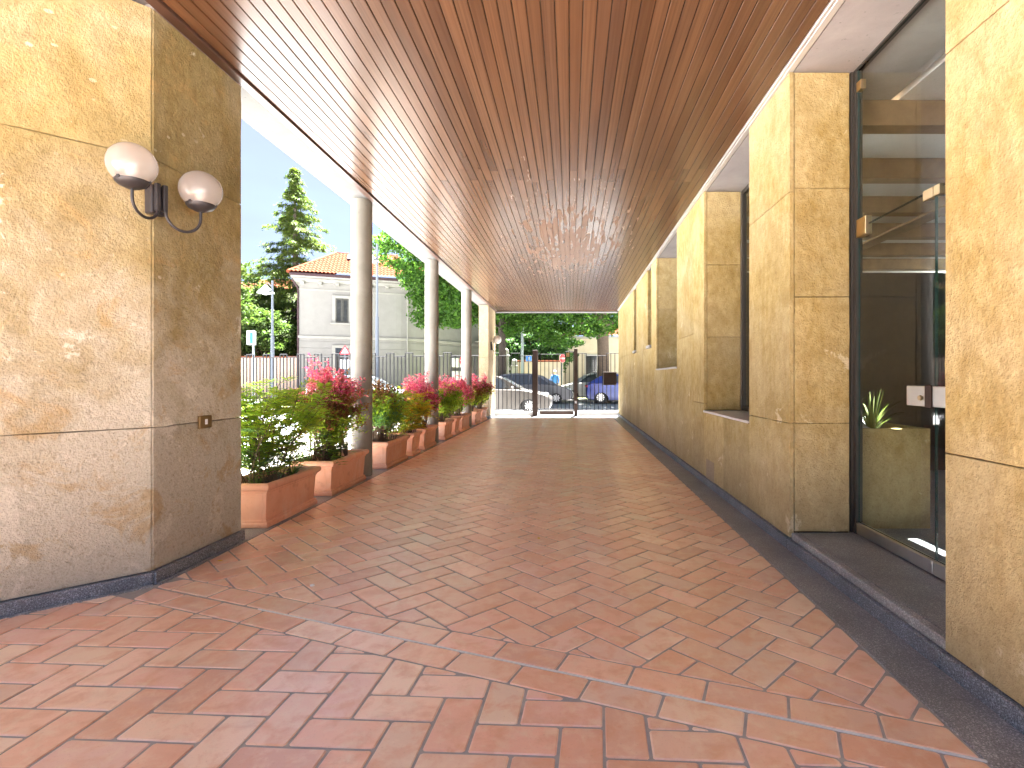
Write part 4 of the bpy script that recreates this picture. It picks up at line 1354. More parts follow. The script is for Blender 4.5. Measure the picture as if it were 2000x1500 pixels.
    a, c_ = P(wb0 + ra, .03, .16), P(wb1 - ra, Wd - .03, .25)
    MB().box(min(a[0], c_[0]), max(a[0], c_[0]), a[1], c_[1], a[2], c_[2]).build('sill', M['dark_frame'], t)
    return t

sedan = dict(L=4.35, W=1.76, H=1.46, belt=.93, hood=.85, rear_axle=.82, front_axle=3.50, wr=.315,
    upper=[(L_, z) for L_, z in ((4.33, .34), (4.35, .50), (4.30, .63), (4.05, .76), (3.6, .86), (3.1, .93), (1.4, .96), (.45, .97), (.12, .93), (.02, .72), (.0, .45))],
    house=[(3.25, .90), (2.55, 1.30), (2.2, 1.43), (1.5, 1.46), (1.0, 1.38), (.35, .95)],
    windows=[[(2.80, .97), (2.42, 1.30), (2.0, 1.375), (1.92, .98)], [(1.84, .98), (1.88, 1.38), (1.5, 1.39), (1.05, 1.30), (.85, 1.0)]],
    ws=((3.12, .98), (2.42, 1.375)), rw=((.52, 1.06), (.95, 1.345)), head=(3.98, .70), tail=(.08, .78), mirror=(2.85, .99),
    seams=(1.88, 2.95), handles=(2.08, 1.1), spokes=12, spoke_w=.055)
mpv = dict(L=4.30, W=1.78, H=1.62, belt=1.0, hood=.92, rear_axle=.75, front_axle=3.42, wr=.31,
    upper=[(4.28, .34), (4.30, .52), (4.22, .70), (3.95, .86), (3.55, .96), (3.1, 1.02), (1.4, 1.02), (.3, 1.04), (.06, .98), (.0, .70), (.0, .42)],
    house=[(3.55, .95), (2.75, 1.45), (2.2, 1.60), (1.3, 1.63), (.5, 1.56), (.08, 1.0)],
    windows=[[(3.05, 1.05), (2.5, 1.44), (2.05, 1.53), (1.98, 1.05)], [(1.9, 1.05), (1.95, 1.54), (1.1, 1.55), (1.05, 1.05)], [(.96, 1.06), (1.0, 1.54), (.62, 1.48), (.35, 1.08)]],
    ws=((3.40, 1.05), (2.62, 1.52)), rw=((.14, 1.08), (.46, 1.50)), head=(4.0, .76), tail=(.05, .95), mirror=(3.05, 1.06),
    seams=(1.0, 1.95, 3.1), handles=(2.15, 1.2), spokes=8, spoke_w=.11)
suv = dict(L=4.25, W=1.80, H=1.56, belt=1.05, hood=.98, rear_axle=.78, front_axle=3.38, wr=.345,
    upper=[(4.22, .40), (4.25, .60), (4.15, .80), (3.9, .94), (3.4, 1.02), (3.0, 1.06), (1.2, 1.10), (.25, 1.10), (.05, 1.02), (.02, .72), (.0, .5)],
    house=[(3.25, 1.02), (2.6, 1.44), (2.1, 1.55), (1.4, 1.56), (.75, 1.46), (.12, 1.08)],
    windows=[[(2.85, 1.10), (2.4, 1.42), (2.0, 1.49), (1.92, 1.12)], [(1.84, 1.12), (1.88, 1.50), (1.3, 1.49), (.85, 1.40), (.95, 1.15)]],
    ws=((3.12, 1.10), (2.5, 1.49)), rw=((.24, 1.15), (.70, 1.43)), head=(3.92, .86), tail=(.10, .92), mirror=(2.9, 1.12),
    seams=(1.86, 2.95), handles=(2.05, 1.05), spokes=10, spoke_w=.10, tail_h=.8)
car('parked_car', 'silver sedan nearest to the gate, facing right', at(1079, 780, 20.4).x, 20.2, 1, 'paint_silver', sedan)
car('parked_car', 'grey people carrier behind the silver sedan, facing right', at(1119, 780, 28.6).x, 28.4, 1, 'paint_grey', mpv)
car('parked_car', 'bright blue crossover seen from behind at the right of the gate', at(1144, 780, 28.6).x + 4.25, 28.4, 1, 'paint_blue', suv)
car('parked_car', 'pale car facing left behind the blue crossover', at(1089, 770, 31.6).x, 31.4, -1, 'paint_pale', mpv, zg=-.02)
car('parked_car', 'white car beyond the courtyard railing, half hidden by the planter shrubs', -6.1, 20.9, 1, 'paint_white', sedan)

# ================================================================== BACKGROUND BUILDINGS
FX = Vector((.928, .371, 0)); FN = Vector((.371, -.928, 0))
h0 = Vector((-16.15, 32.0, 0)); h1 = h0 + FX * 5.5
hd = Vector((.44, .898, 0))
hc = []
# rounded corner between the two facades
for k in range(9):
    s = k / 8
    hc.append(h1.lerp(h1 + FX * 1.3, s).lerp((h1 + FX * 1.3).lerp(h1 + FX * 1.3 + hd * 1.6, s), s))
h2 = h1 + FX * 1.3 + hd * 12
foot = [h0, *hc, h2, Vector((-13, 49, 0)), Vector((-20.5, 44, 0))]
house = thing('villa', (-13, 38, 0), 'cream two storey villa with red tiled hip roof beyond the courtyard', 'house')
def grow(e):
    c_ = Vector((-13.2, 40, 0)); out = []
    for p in foot:
        d = p - c_; out.append(p + d.normalized() * e)
    return [(p.x, p.y) for p in out]
MB().prism(grow(0), 0, 7.0).build('wall', M['house_plaster'], house)
zc = .15
while zc < 3.5:
    MB().prism(grow(.035), zc, min(zc + .40, 3.62)).build('wall_course', M['house_plaster'], house, bevel=.008); zc += .42
MB().prism(grow(.10), 3.66, 3.82).build('string_course', M['house_trim'], house, bevel=.02)
MB().prism(grow(.06), 6.55, 6.62).build('string_course', M['house_trim'], house)
MB().prism(grow(.35), 7.0, 7.22).build('cornice', M['house_trim'], house, bevel=.03)
MB().prism(grow(.62), 7.222, 7.30).build('eave_soffit', M['house_trim'], house)
MB().prism(grow(.72), 7.302, 7.47).build('gutter', M['gutter'], house, bevel=.03)
for k in range(7):
    c_ = h0 + FX * (.2 + k * .95) + FN * .2
    MB().obox(c_ + Vector((0, 0, 6.93)), FX, FN, (0, 0, 1), .10, .22, .07).build('cornice_block', M['house_trim'], house, bevel=.01)
def fac(s, z, off=0.0): return h0 + FX * s + FN * off + Vector((0, 0, z))
def s_of_u(u):
    k = (u - U0) / F_PX
    return (k * h0.y - h0.x) / (FX.x - k * FX.y)
def villa_window(u0, u1, z0, z1, shutters=True):
    s0, s1 = s_of_u(u0), s_of_u(u1); sc = (s0 + s1) / 2; hw = (s1 - s0) / 2
    fr = MB()
    for ds, w_, za, zb in ((-hw - .09, .09, z0, z1 + .18), (hw + .09, .09, z0, z1 + .18)):
        fr.obox(fac(sc + ds, (za + zb) / 2, .08), FX, FN, (0, 0, 1), w_, .06, (zb - za) / 2)
    fr.obox(fac(sc, z1 + .09, .08), FX, FN, (0, 0, 1), hw, .058, .09)
    w = fr.build('window', M['house_trim'], house, bevel=.01)
    MB().obox(fac(sc, z0 - .05, .14), FX, FN, (0, 0, 1), hw + .3, .16, .05).build('sill', M['house_trim'], w, bevel=.015)
    MB().obox(fac(sc, (z0 + z1) / 2, .045), FX, FN, (0, 0, 1), hw, .01, (z1 - z0) / 2).build('pane', M['window_dark'], w)
    if shutters:
        for sg in (-1, 1):
            sm = MB()
            cc = sc + sg * hw / 2; hh = hw / 2 - .012
            for e in (-1, 1): sm.obox(fac(cc + e * (hh - .03), (z0 + z1) / 2, .09), FX, FN, (0, 0, 1), .03, .02, (z1 - z0) / 2 - .01)
            for zz in (z0 + .05, z1 - .05): sm.obox(fac(cc, zz, .09), FX, FN, (0, 0, 1), hh - .06, .019, .04)
            ns = 17
            for k in range(ns):
                zz = z0 + .11 + (z1 - z0 - .22) * k / (ns - 1)
                sm.obox(fac(cc, zz, .085), FX, (FN + Vector((0, 0, -.9))).normalized(), (Vector((0, 0, 1)) + FN * .9).normalized(), hh - .06, .03, .006)
            sm.build('shutter', M['shutter'], w)
    else:
        gm = MB()
        for k in range(1, 6): gm.obox(fac(sc - hw + 2 * hw * k / 6, (z0 + z1) / 2, .09), FX, FN, (0, 0, 1), .012, .012, (z1 - z0) / 2)
        for k in range(1, 7): gm.obox(fac(sc, z0 + (z1 - z0) * k / 7, .09), FX, FN, (0, 0, 1), hw, .011, .011)
        gm.build('grille', M['fence_iron'], w)
villa_window(655.5, 681, 4.62, 6.12)
villa_window(655, 681, 1.0, 3.10, False)
# door on the receding facade and small fittings
def side_pt(s, z, off): 
    p = h1 + FX * 1.3 + hd * s; n = Vector((hd.y, -hd.x, 0)); return p + n * off + Vector((0, 0, z))
MB().obox(side_pt(7.2, 1.7, .05), hd, Vector((hd.y, -hd.x, 0)), (0, 0, 1), .5, .04, 1.35).build('side_door', M['shutter'], house)
MB().obox(side_pt(7.0, 4.0, .2), hd, Vector((hd.y, -hd.x, 0)), (0, 0, 1), .8, .18, .05).build('door_canopy', M['house_trim'], house)
for z in (2.35, 1.45):
    ac = MB().obox(side_pt(3.6, z, .28), hd, Vector((hd.y, -hd.x, 0)), (0, 0, 1), .42, .16, .32).build('air_conditioner', M['white_plastic'], house, bevel=.03)
MB().tube([fac(6.2, 0, .08), fac(6.2, 7.0, .08)], .045, 8).build('downpipe', M['house_trim'], house)
MB().tube([fac(-.05, 0, .02), fac(-.05, 6.6, .02), fac(-.35, 7.1, .3)], .05, 8).build('downpipe', M['gutter'], house)
# roof
def roof_face(E0, E1, R0, R1, col=.21, rows=13):
    E0, E1, R0, R1 = map(Vector, (E0, E1, R0, R1))
    ex = (E1 - E0); L = ex.length; ex.normalize()
    nrm = ex.cross(R0 - E0).normalized()
    if nrm.z < 0: nrm = -nrm
    up = nrm.cross(ex).normalized()
    if up.z < 0: up = -up
    a0 = ((R0 - E0).dot(ex), (R0 - E0).dot(up)); a1 = ((R1 - E0).dot(ex), (R1 - E0).dot(up))
    top = max(a0[1], a1[1])
    def tmax(s):
        if s < a0[0]: return a0[1] * s / max(a0[0], 1e-6)
        if s > a1[0]: return a1[1] * (L - s) / max(L - a1[0], 1e-6)
        return a0[1] + (a1[1] - a0[1]) * (s - a0[0]) / max(a1[0] - a0[0], 1e-6)
    ns = int(L / col) * 4
    b_ = MB()
    nr = rows * 2
    for i in range(ns + 1):
        s = L * i / ns
        ph = (i % 4)
        z = (.075, .045, .0, .045)[ph]
        tm = max(0.0, tmax(s))
        for j in range(nr):
            t = top * ((j + 1) // 2) / rows
            zz = z + (.035 if j % 2 == 0 else 0.0)
            b_.v.append(E0 + ex * s + up * min(t, tm) + nrm * zz)
    for i in range(ns):
        for j in range(nr - 1):
            t_ = top * (j // 2 if j % 2 == 0 else (j + 1) // 2) / rows
            if top * ((j + 1) // 2) / rows >= max(tmax(L * i / ns), tmax(L * (i + 1) / ns)): continue
            b_.f.append((i * nr + j, (i + 1) * nr + j, (i + 1) * nr + j + 1, i * nr + j + 1))
    b_.v = [tuple(p) for p in b_.v]
    return b_
zE = 7.48
gp = grow(.80); gq = grow(1.15)
E0 = (*gp[0], zE); E1 = (*gq[5], zE); E2 = (*gp[-3], zE); E4 = (*gp[-1], zE)
R1_, R2_ = (-15.9, 36.6, 9.75), (-12.5, 38.8, 9.75)
roof = roof_face(E0, E1, R1_, R2_).build('roof', M['roof_tile'], house)
roof_face(E1, E2, R2_, (-11.5, 42, 9.75)).build('roof', M['roof_tile'], house)
roof_face(E4, E0, (-16.8, 40, 9.75), R1_).build('roof', M['roof_tile'], house)
MB().tube([E0, R1_], .11, 6).build('hip_tile', M['roof_tile'], roof); MB().tube([E1, R2_], .11, 6).build('hip_tile', M['roof_tile'], roof); MB().tube([R1_, R2_], .11, 6).build('ridge_tile', M['roof_tile'], roof)
rn = (Vector(E1) - Vector(E0)).cross(Vector(R1_) - Vector(E0)).normalized()
rx = (Vector(E1) - Vector(E0)).normalized(); ru = rn.cross(rx)
sk = Vector(E0) + rx * 3.45 + ru * (3.9 if ru.z > 0 else -3.9) + rn * .12
MB().obox(sk, rx, ru, rn, .42, .5, .06).build('skylight', M['gutter'], roof)
MB().obox(sk, rx, ru, rn, .33, .40, .075).build('skylight_glass', M['headlamp'], roof)
for x_, y_, h_ in ((-14.1, 37.9, 13.6), (-13.0, 38.4, 15.2), (-12.8, 38.6, 15.6)):
    MB().tube([(x_, y_, 9.6), (x_, y_, h_)], .022, 5).build('antenna', M['grey_pole'], roof)

# brick garden wall left of the villa
b = MB(); b.box(-34, -16.4, 32.6, 32.85, -.1, 2.5)
bw = b.build('garden_wall', M['brick_wall'], label='pinkish brick garden wall left of the villa', cat='wall')
MB().box(-34, -16.4, 32.55, 32.90, 2.502, 2.60).build('coping', M['roof_tile'], bw)
# far house with red roof at the left
fh = thing('far_house', (-33, 62, 0), 'distant house with an orange roof showing above the left trees', 'house')
MB().box(-40, -27, 60, 68, 0, 11.2).build('wall', M['house_plaster'], fh)
MB().add([(-40.6, 59.4, 11.2), (-26.4, 59.4, 11.2), (-26.4, 68.6, 11.2), (-40.6, 68.6, 11.2), (-37, 64, 13.0), (-30, 64, 13.0)],
         [(0, 1, 5, 4), (1, 2, 5), (2, 3, 4, 5), (3, 0, 4), (3, 2, 1, 0)]).build('roof', M['roof_tile'], fh)
# ochre house at the right behind the trees
oh = thing('ochre_house', (4, 42, 0), 'low ochre house with tiled roof behind the right hand tree', 'house')
MB().box(-.55, 16, 40, 48, 0, 4.35).build('wall', M['ochre_plaster'], oh)
roof_face((-.95, 39.4, 4.36), (16.5, 39.4, 4.36), (2.2, 43.6, 5.9), (13, 43.6, 5.9), .24, 12).build('roof', M['roof_tile'], oh)
MB().box(-.8, 16.3, 39.6, 40.0, 4.20, 4.35).build('cornice', M['house_trim'], oh, bevel=.02)
fw = MB()
wx0, wx1 = at(1145, 700, 40).x, at(1166, 700, 40).x
fw.box(wx0 - .12, wx0, 39.93, 40.02, 1.55, 3.05); fw.box(wx1, wx1 + .12, 39.93, 40.02, 1.55, 3.05); fw.box(wx0, wx1, 39.93, 40.02, 2.93, 3.05); fw.box(wx0 - .2, wx1 + .2, 39.86, 40.02, 1.43, 1.55)
w = fw.build('window', M['house_trim'], oh)
MB().box(wx0, wx1, 39.975, 39.99, 1.55, 2.93).build('pane', M['window_dark'], w)
gm = MB()
for k in range(1, 8): gm.box(wx0 + (wx1 - wx0) * k / 8 - .012, wx0 + (wx1 - wx0) * k / 8 + .012, 39.945, 39.965, 1.55, 2.93)
for k in range(1, 9): gm.box(wx0, wx1, 39.947, 39.963, 1.55 + 1.38 * k / 9 - .01, 1.55 + 1.38 * k / 9 + .01)
gm.build('grille', M['fence_iron'], w)
# beige boundary wall across the street with white gate pillars
bwall = MB().box(at(1011, 720, 36).x, at(1100, 720, 36).x, 36, 36.25, -.1, 2.35).build('boundary_wall', M['garden_wall'], label='beige boundary wall below the hedge across the street', cat='wall')
MB().box(at(1010, 720, 36).x, at(1101, 720, 36).x, 35.94, 36.31, 2.352, 2.46).build('coping', M['roof_tile'], bwall, bevel=.02)
for u_, lab, hh in ((988, 'round topped white gate pillar behind the left tree trunk', 3.25), (1005, 'shorter white gate pillar at the start of the boundary wall', 2.55)):
    x_ = at(u_, 700, 36).x
    p_ = thing('gate_pillar', (x_, 36, 0), lab, 'pillar')
    MB().box(x_ - .20, x_ + .20, 35.8, 36.2, -.1, hh - .55).build('shaft', M['house_plaster'], p_, bevel=.02)
    MB().box(x_ - .24, x_ + .24, 35.76, 36.24, hh - .548, hh - .42).build('collar', M['house_plaster'], p_, bevel=.02)
    MB().lathe([(.20, hh - .418), (.21, hh - .25), (.17, hh - .08), (.06, hh)], (x_, 36, 0), 18).build('cap', M['house_plaster'], p_, smooth=True)

# ================================================================== STREET FURNITURE
def bell_lamp(name, u, Y, v_top, v_lamp, label, side=-1):
    x = at(u, 700, Y).x; zt = at(u, v_top, Y).z; zl = at(u, v_lamp, Y).z
    t = thing(name, (x, Y, 0), label, 'street lamp', 'bell shaded street lamps')
    zj = zt * .55
    MB().tube([(x, Y, -.1), (x, Y, zj)], [.085, .075], 12).build('pole_base', M['grey_pole'], t, smooth=True)
    MB().tube([(x, Y, zj), (x, Y, zt)], [.055, .045], 12).build('pole', M['grey_pole'], t, smooth=True)
    xl = x + side * .32
    MB().tube([(x, Y, zt - .35), (x + side * .2, Y, zt - .12), (xl, Y, zt - .12), (xl, Y, zl + .28)], .025, 8).build('bracket', M['black_iron'], t)
    MB().lathe([(.05, .30), (.09, .22), (.20, .10), (.36, -.06), (.38, -.12), (.34, -.12)], (xl, Y, zl), 24).build('shade', M['lamp_hood'], t, smooth=True)
    MB().sphere((xl, Y, zl - .12), .14, 14, 8, 1, 1, .5).build('diffuser', M['white_plastic'], t, smooth=True)
bell_lamp('street_lamp', 532, 25.5, 548, 568, 'grey street lamp with pale bell shade left of the villa')
bell_lamp('street_lamp', 736.5, 24.0, 476, 506, 'taller grey street lamp beside the nearest round column')
# parking sign seen from the side
sx = at(495, 700, 24).x
sg = thing('parking_sign', (sx, 24, 0), 'white and blue square sign on a pale post at the far left', 'sign')
MB().tube([(sx, 24, -.1), (sx, 24, 3.4)], .045, 10).build('post', M['pale_pole'], sg, smooth=True)
du = Vector((.55, .83, 0)); dn = Vector((.83, -.55, 0))
MB().obox(Vector((sx - .05, 23.93, 3.05)), du, dn, (0, 0, 1), .20, .012, .31).build('plate', M['sign_white'], sg, bevel=.006)
MB().obox(Vector((sx - .05, 23.93, 3.05)) + dn * .0135, du, dn, (0, 0, 1), .07, .002, .24).build('stripe', M['sign_blue'], sg)
def post_sign(name, u, v, Y, r_, label, kind, yaw=0.0, base=0.0):
    p = at(u, v, Y)
    t = thing(name, (p.x, Y, base), label, 'sign')
    MB().tube([(p.x, Y, base), (p.x, Y, p.z + r_)], .035, 8).build('post', M['grey_pole'], t, smooth=True)
    a = Vector((math.cos(yaw), math.sin(yaw), 0)); n = Vector((math.sin(yaw), -math.cos(yaw), 0))
    def disc(rr, off, mat, nm, sq=1.0):
        m = 28; c_ = Vector((p.x, Y, p.z)) + n * off
        vs_ = [c_ + a * (rr * math.cos(6.2832 * k / m)) + Vector((0, 0, rr * math.sin(6.2832 * k / m))) for k in range(m)]
        vs_ += [v_ + n * .01 for v_ in vs_]
        MB().add(vs_, [tuple(range(m)), tuple(range(2 * m - 1, m - 1, -1))] + [(k, (k + 1) % m, m + (k + 1) % m, m + k) for k in range(m)]).build(nm, M[mat], t)
    if kind == 'noentry':
        disc(r_, .04, 'sign_white', 'rim_plate'); disc(r_ * .93, .052, 'sign_red', 'disc')
        MB().obox(Vector((p.x, Y, p.z)) + n * .067, a, n, (0, 0, 1), r_ * .68, .004, r_ * .16).build('bar', M['sign_white'], t)
    elif kind == 'blue':
        MB().obox(Vector((p.x, Y, p.z)) + n * .045, a, n, (0, 0, 1), r_, .01, r_).build('plate', M['sign_white'], t)
        MB().obox(Vector((p.x, Y, p.z)) + n * .058, a, n, (0, 0, 1), r_ * .92, .004, r_ * .92).build('blue_face', M['sign_blue'], t)
        MB().obox(Vector((p.x, Y, p.z)) + n * .064, a, n, (0, 0, 1), r_ * .16, .003, r_ * .45).build('arrow', M['sign_white'], t)
    elif kind == 'warn':
        c_ = Vector((p.x, Y, p.z)) + n * .045
        for rr, off, mat, nm in ((r_ * 1.15, 0, 'sign_red', 'border'), (r_ * .72, .006, 'sign_white', 'face')):
            vs_ = [c_ + n * off + a * (rr * math.sin(q)) + Vector((0, 0, rr * math.cos(q))) for q in (0, 2.0944, 4.18879)]
            vs_ += [v_ + n * .005 for v_ in vs_]
            MB().add(vs_, [(0, 1, 2), (5, 4, 3), (0, 1, 4, 3), (1, 2, 5, 4), (2, 0, 3, 5)]).build(nm, M[mat], t)
        MB().obox(c_ + Vector((0, 0, -.55 * 1.0 - r_ * .3)) + a * .1, a, n, (0, 0, 1), r_ * 1.3, .008, .22).build('panel', M['sign_white'], t)
post_sign('no_entry_sign', 1097.5, 700, 34.2, .27, 'red and white no entry sign seen through the gate', 'noentry', .75)
post_sign('no_entry_sign', 902, 704, 30.6, .22, 'red and white no entry sign edge beside the farthest column', 'noentry', -1.1)
post_sign('blue_sign', 1032.5, 700, 33.8, .19, 'small blue square street sign left of the gate post', 'blue', .2)
post_sign('warning_sign', 674, 686, 26.0, .27, 'red bordered warning sign in front of the villa, left of the first column', 'warn', .3)
px = at(1020, 700, 33).x
pl = thing('lamp_post', (px, 33, 0), 'tall pale blue grey lamp post behind the gate', 'post')
MB().tube([(px, 33, 0), (px, 33, 2.2)], [.10, .095], 12).build('pole_base', M['pale_pole'], pl, smooth=True)
MB().tube([(px, 33, 2.2), (px, 33, 9)], [.085, .06], 12).build('pole', M['pale_pole'], pl, smooth=True)

# pedestrian beyond the parked cars
def person(loc, label):
    x, y, z = loc
    t = thing('person', loc, label, 'person')
    me = bpy.data.meshes.new('body')
    J = [((0, 0, .94), .15), ((0, 0, 1.15), .14), ((0, 0, 1.38), .15), ((0, 0, 1.50), .065), ((0, -.02, 1.60), .10), ((0, -.01, 1.72), .07),
         ((.19, 0, 1.40), .065), ((.25, .03, 1.13), .05), ((.22, -.12, .92), .038), ((.21, -.17, .85), .035),
         ((-.19, 0, 1.40), .065), ((-.25, -.03, 1.13), .05), ((-.22, .08, .92), .038), ((-.21, .10, .84), .035),
         ((.10, 0, .88), .095), ((.10, -.10, .48), .065), ((.10, .0, .08), .045), ((.10, -.14, .04), .04),
         ((-.10, 0, .88), .095), ((-.10, .08, .48), .065), ((-.10, .20, .10), .045), ((-.10, .08, .04), .04)]
    E = [(0, 1), (1, 2), (2, 3), (3, 4), (4, 5), (2, 6), (6, 7), (7, 8), (8, 9), (2, 10), (10, 11), (11, 12), (12, 13), (0, 14), (14, 15), (15, 16), (16, 17), (0, 18), (18, 19), (19, 20), (20, 21)]
    me.from_pydata([j[0] for j in J], E, [])
    o = link_mesh('body', me, None, t)
    md = o.modifiers.new('skin', 'SKIN')
    for i, (_, r_) in enumerate(J): me.skin_vertices[0].data[i].radius = (r_, r_)
    me.skin_vertices[0].data[0].use_root = True
    o.modifiers.new('sub', 'SUBSURF').levels = 1
    mt = NT('person_cloth')
    xo = mt.n.new('ShaderNodeTexCoord'); sp = mt.n.new('ShaderNodeSeparateXYZ'); mt.link(xo.outputs['Object'], sp.inputs[0])
    c = mt.ramp(mt.math('DIVIDE', sp.outputs[2], 1.8), [(0, (.03, .03, .03)), (.05, (.045, .05, .07)), (.515, (.045, .05, .07)), (.525, (.035, .15, .46)), (.825, (.035, .15, .46)), (.835, (.50, .30, .21))])
    mt.n[-1]
    for nd in mt.n:
        if nd.type == 'VALTORGB': nd.color_ramp.interpolation = 'CONSTANT'
    me.materials.append(mt.done(c, .8))
    MB().sphere((x, y + .015, z + 1.70), .105, 14, 9, 1, 1.05, .85).build('hair', M['hair_grey'], t, smooth=True)
person((at(1083.5, 740, 35.2).x, 35.2, .0), 'pedestrian in a blue top walking beyond the parked cars')

# ================================================================== TREES
rs = np.random.RandomState(5)
def leaf_cloud(centers, per, rad, flat, size, aspect=.7, nz=1.0, rs=rs):
    C = np.repeat(np.asarray(centers, float), per, 0)
    off = rs.normal(size=C.shape); off /= (np.linalg.norm(off, axis=1, keepdims=True) + 1e-9)
    off *= (rs.rand(len(C), 1) ** .45) * rad
    off[:, 2] *= flat
    P = C + off
    D = rs.normal(size=P.shape); D[:, 2] = D[:, 2] * .5 - .35
    N = rs.normal(size=P.shape) * .55; N[:, 2] += nz
    L = size * (.65 + .7 * rs.rand(len(P)))
    return leaves(P, D, N, L, L * aspect, .12)

def broad_tree(name, base, trunk_r, fork, crown_c, crown_r, n_cl, per, label, mat='leaf_linden', size=.17, bark='bark', cat='tree', seed=1, lo=-.75, group='street trees'):
    r = np.random.RandomState(seed); rr = random.Random(seed)
    t = thing(name, base, label, cat, group)
    B = Vector(base); F_ = B + Vector((0, 0, fork)); CC = Vector(crown_c)
    tr = MB()
    tr.tube([B + Vector((0, 0, -.15)), B + Vector((0, 0, .25)), B + (F_ - B) * .5 + Vector((.05, 0, 0)), F_, F_ + Vector((.1, .1, crown_r[2] * .8))],
            [trunk_r * 1.35, trunk_r * 1.08, trunk_r * .95, trunk_r * .95, trunk_r * .35], 14)
    lim = MB()
    cen = []
    while len(cen) < n_cl:
        p = r.normal(size=3); p /= np.linalg.norm(p)
        if p[2] < lo: continue
        q = .45 + .55 * r.rand() ** .5
        w = 1 + .22 * math.sin(3.1 * p[0] + 2.0 * p[1] + seed) * math.cos(2.3 * p[2] * 2 + seed)
        c = np.array(CC) + p * np.array(crown_r) * q * w
        cen.append(c)
    for k in range(26):
        c = Vector(cen[k * (len(cen) // 26)])
        st = F_ + (c - F_).normalized() * trunk_r * .3 + Vector((0, 0, rr.uniform(-.1, crown_r[2] * .5)))
        md = st.lerp(c, .5) + Vector((0, 0, rr.uniform(-.1, .5)))
        r0 = trunk_r * rr.uniform(.22, .4)
        lim.tube([st, md, c], [r0, r0 * .55, r0 * .15], 6, cap=False)
    tr.build('trunk', M[bark], t, smooth=True); lim.build('limb', M[bark], t, smooth=True, kind='stuff')
    V, Fq = leaf_cloud(cen, per, .62, .45, size, rs=r)
    np_mesh('crown', V, Fq, M[mat], t, kind='stuff')
    return t
broad_tree('linden_tree', (1.77, 29.6, -.02), .34, 4.2, (1.9, 29.2, 6.9), (5.8, 4.4, 3.9), 800, 84, 'thick trunked linden behind the blue car, right of the gate', seed=3, lo=-.95)
broad_tree('linden_tree', (-3.85, 30.2, -.02), .22, 3.8, (-4.9, 29.4, 7.2), (4.9, 4.0, 3.9), 800, 84, 'slimmer linden with a wide crown behind the end pier', seed=8, lo=-.95, bark='bark_dark')
broad_tree('linden_tree', (-2.2, 43, 0), .3, 3.2, (-2.2, 43, 7.4), (6, 4, 4.5), 320, 50, 'pale leafy tree rising behind the hedge across the street', seed=14, mat='leaf_garden', size=.24)
# hedge-like evergreen above the boundary wall
broad_tree('evergreen_shrub', (-2.3, 38.4, 0), .2, 1.2, (-2.3, 38.4, 3.1), (2.5, 1.5, 2.2), 210, 80, 'dark layered evergreen shrub above the beige boundary wall', mat='leaf_hedge', size=.19, seed=21, lo=-.7, cat='shrub', group='garden greenery')
# garden trees at the left
broad_tree('garden_tree', (-23.0, 36.5, 0), .2, 2.0, (-22.6, 36.2, 4.4), (2.6, 2.2, 3.0), 240, 70, 'bushy green tree at the far left above the brick wall', mat='leaf_garden', size=.2, seed=31, lo=-.9, cat='tree', group='garden greenery')
broad_tree('garden_tree', (-20.4, 36.0, 0), .16, 1.6, (-20.4, 35.8, 3.4), (1.8, 1.6, 2.2), 150, 60, 'lower olive green tree left of the street lamp', mat='leaf_garden', size=.2, seed=32, lo=-.9, cat='tree', group='garden greenery')
broad_tree('garden_tree', (-26.5, 42.0, 0), .2, 2.4, (-25.6, 41.5, 6.2), (3.4, 2.6, 3.2), 220, 60, 'taller green tree behind the others at the far left', mat='leaf_garden', size=.22, seed=33, lo=-.9, cat='tree', group='garden greenery')

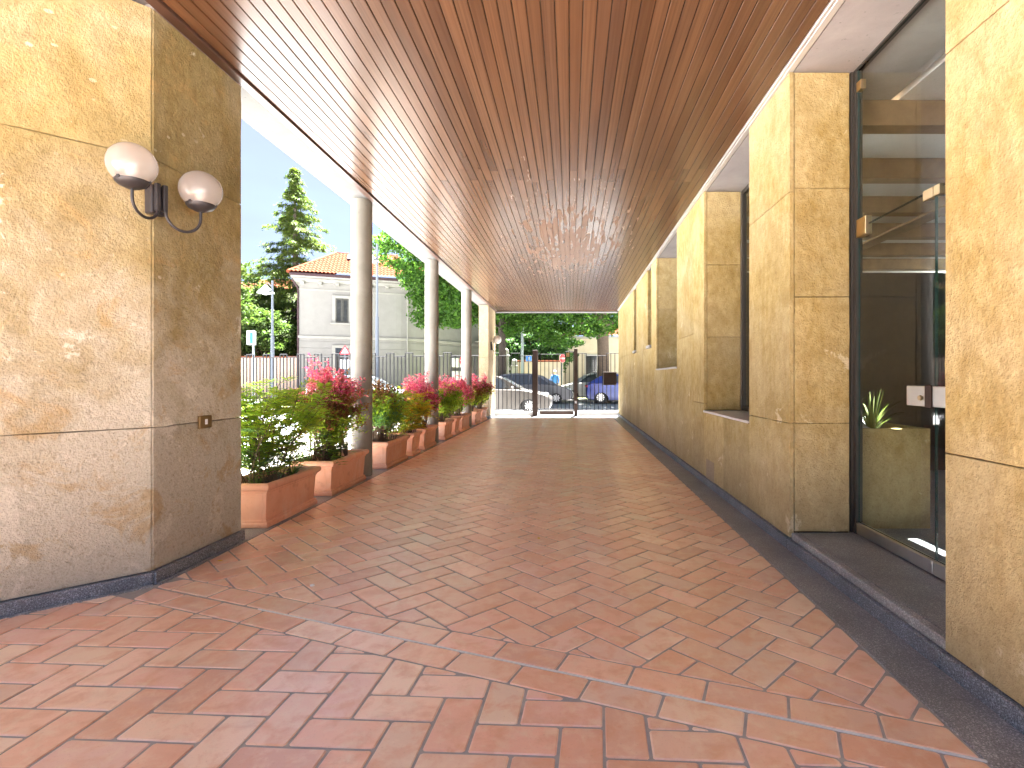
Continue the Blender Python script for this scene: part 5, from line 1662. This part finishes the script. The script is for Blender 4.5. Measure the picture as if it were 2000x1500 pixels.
def cedar(base, H, label, seed=4):
    r = np.random.RandomState(seed)
    t = thing('cedar_tree', base, label, 'tree')
    B = np.array(base, float)
    MB().tube([tuple(B), (B[0] + .1, B[1], B[2] + H * .5), (B[0], B[1], B[2] + H)], [.42, .25, .02], 12).build('trunk', M['bark_dark'], t, smooth=True)
    lim = MB(); Cs, Ds, Ns, Ls, Ws = [], [], [], [], []
    z = 2.2
    while z < H - .1:
        q = (z / H)
        Rm = (1 - q) ** .85 * 7.4 + .12
        if q > .75: Rm *= .95
        nb = int(5 + 5 * (1 - q))
        for k in range(nb):
            a = r.rand() * 6.283
            Rl = Rm * r.uniform(.55, 1.08)
            d = np.array([math.cos(a), math.sin(a), 0])
            n = 9
            pts = []
            for i in range(n + 1):
                u = i / n
                pts.append(B + np.array([0, 0, z]) + d * Rl * u + np.array([0, 0, Rl * (.16 * u - .34 * u * u)]))
            lim.tube([tuple(pts[0]), tuple(pts[4]), tuple(pts[9])], [.05 * (1 - q) + .012, .03 * (1 - q) + .008, .005], 5, cap=False)
            s = np.cross(d, [0, 0, 1])
            m = int(26 + 62 * Rl / 5)
            for j in range(m):
                u = r.rand() ** .75
                p = pts[min(n - 1, int(u * n))]
                w = Rl * .23 * (1.15 - u) * r.normal() * .9
                pp = p + s * w + np.array([0, 0, -abs(w) * .22])
                for _ in range(4):
                    dd = d * r.uniform(.2, 1) + s * np.sign(w) * r.uniform(.1, 1.0) + np.array([0, 0, r.uniform(-1.0, .1)])
                    Cs.append(pp + r.normal(size=3) * .09); Ds.append(dd); Ns.append(r.normal(size=3) * .4 + np.array([0, 0, 1])); l = r.uniform(.20, .40); Ls.append(l); Ws.append(l * .22)
        z += .42 + .32 * (1 - q)
    lim.build('limb', M['bark_dark'], t, kind='stuff')
    V, Fq = leaves(Cs, Ds, Ns, Ls, Ws, .1)
    np_mesh('crown', V, Fq, M['leaf_cedar'], t, kind='stuff')
cedar((-21.3, 41.5, 0), 17.6, 'tall layered cedar rising above the villa roof')

# ================================================================== LITTER ON THE FLOOR
def fallen_leaf(u, v, mat, size, label, yaw):
    d = v - V0
    x, y = (u - U0) * CAM_H / d, F_PX * CAM_H / d
    a = Vector((math.cos(yaw), math.sin(yaw), 0)); n = Vector((-math.sin(yaw), math.cos(yaw), 0))
    prof = [(-.5, 0), (-.25, .22), (.1, .26), (.5, 0), (.1, -.26), (-.25, -.22)]
    b_ = MB()
    top = [Vector((x, y, .004)) + a * (p * size) + n * (q * size) + Vector((0, 0, .010 * size / .05 * (abs(q) * 2 + abs(p)))) for p, q in prof]
    b_.add(top + [p + Vector((0, 0, -.0012)) for p in top], [(0, 1, 2, 3, 4, 5), (11, 10, 9, 8, 7, 6)] + [(i, (i + 1) % 6, 6 + (i + 1) % 6, 6 + i) for i in range(6)])
    b_.build('fallen_leaf', M[mat], label=label, cat='leaf')
fallen_leaf(430, 1097, 'leaf_yellow', .035, 'tiny yellow leaf lying on the tiles beside the left pier', .4)
fallen_leaf(1052, 1053, 'leaf_yellow', .04, 'small yellow leaf lying in the middle of the passage floor', 1.9)
b = MB().sphere((at(610, 1145, 1).x * F_PX * CAM_H / 406, F_PX * CAM_H / 406, .006), .012, 8, 6, 1.3, 1, .6)
b.build('paper_scrap', M['white_plastic'], label='tiny white scrap on the tiles in front of the planters', cat='scrap')
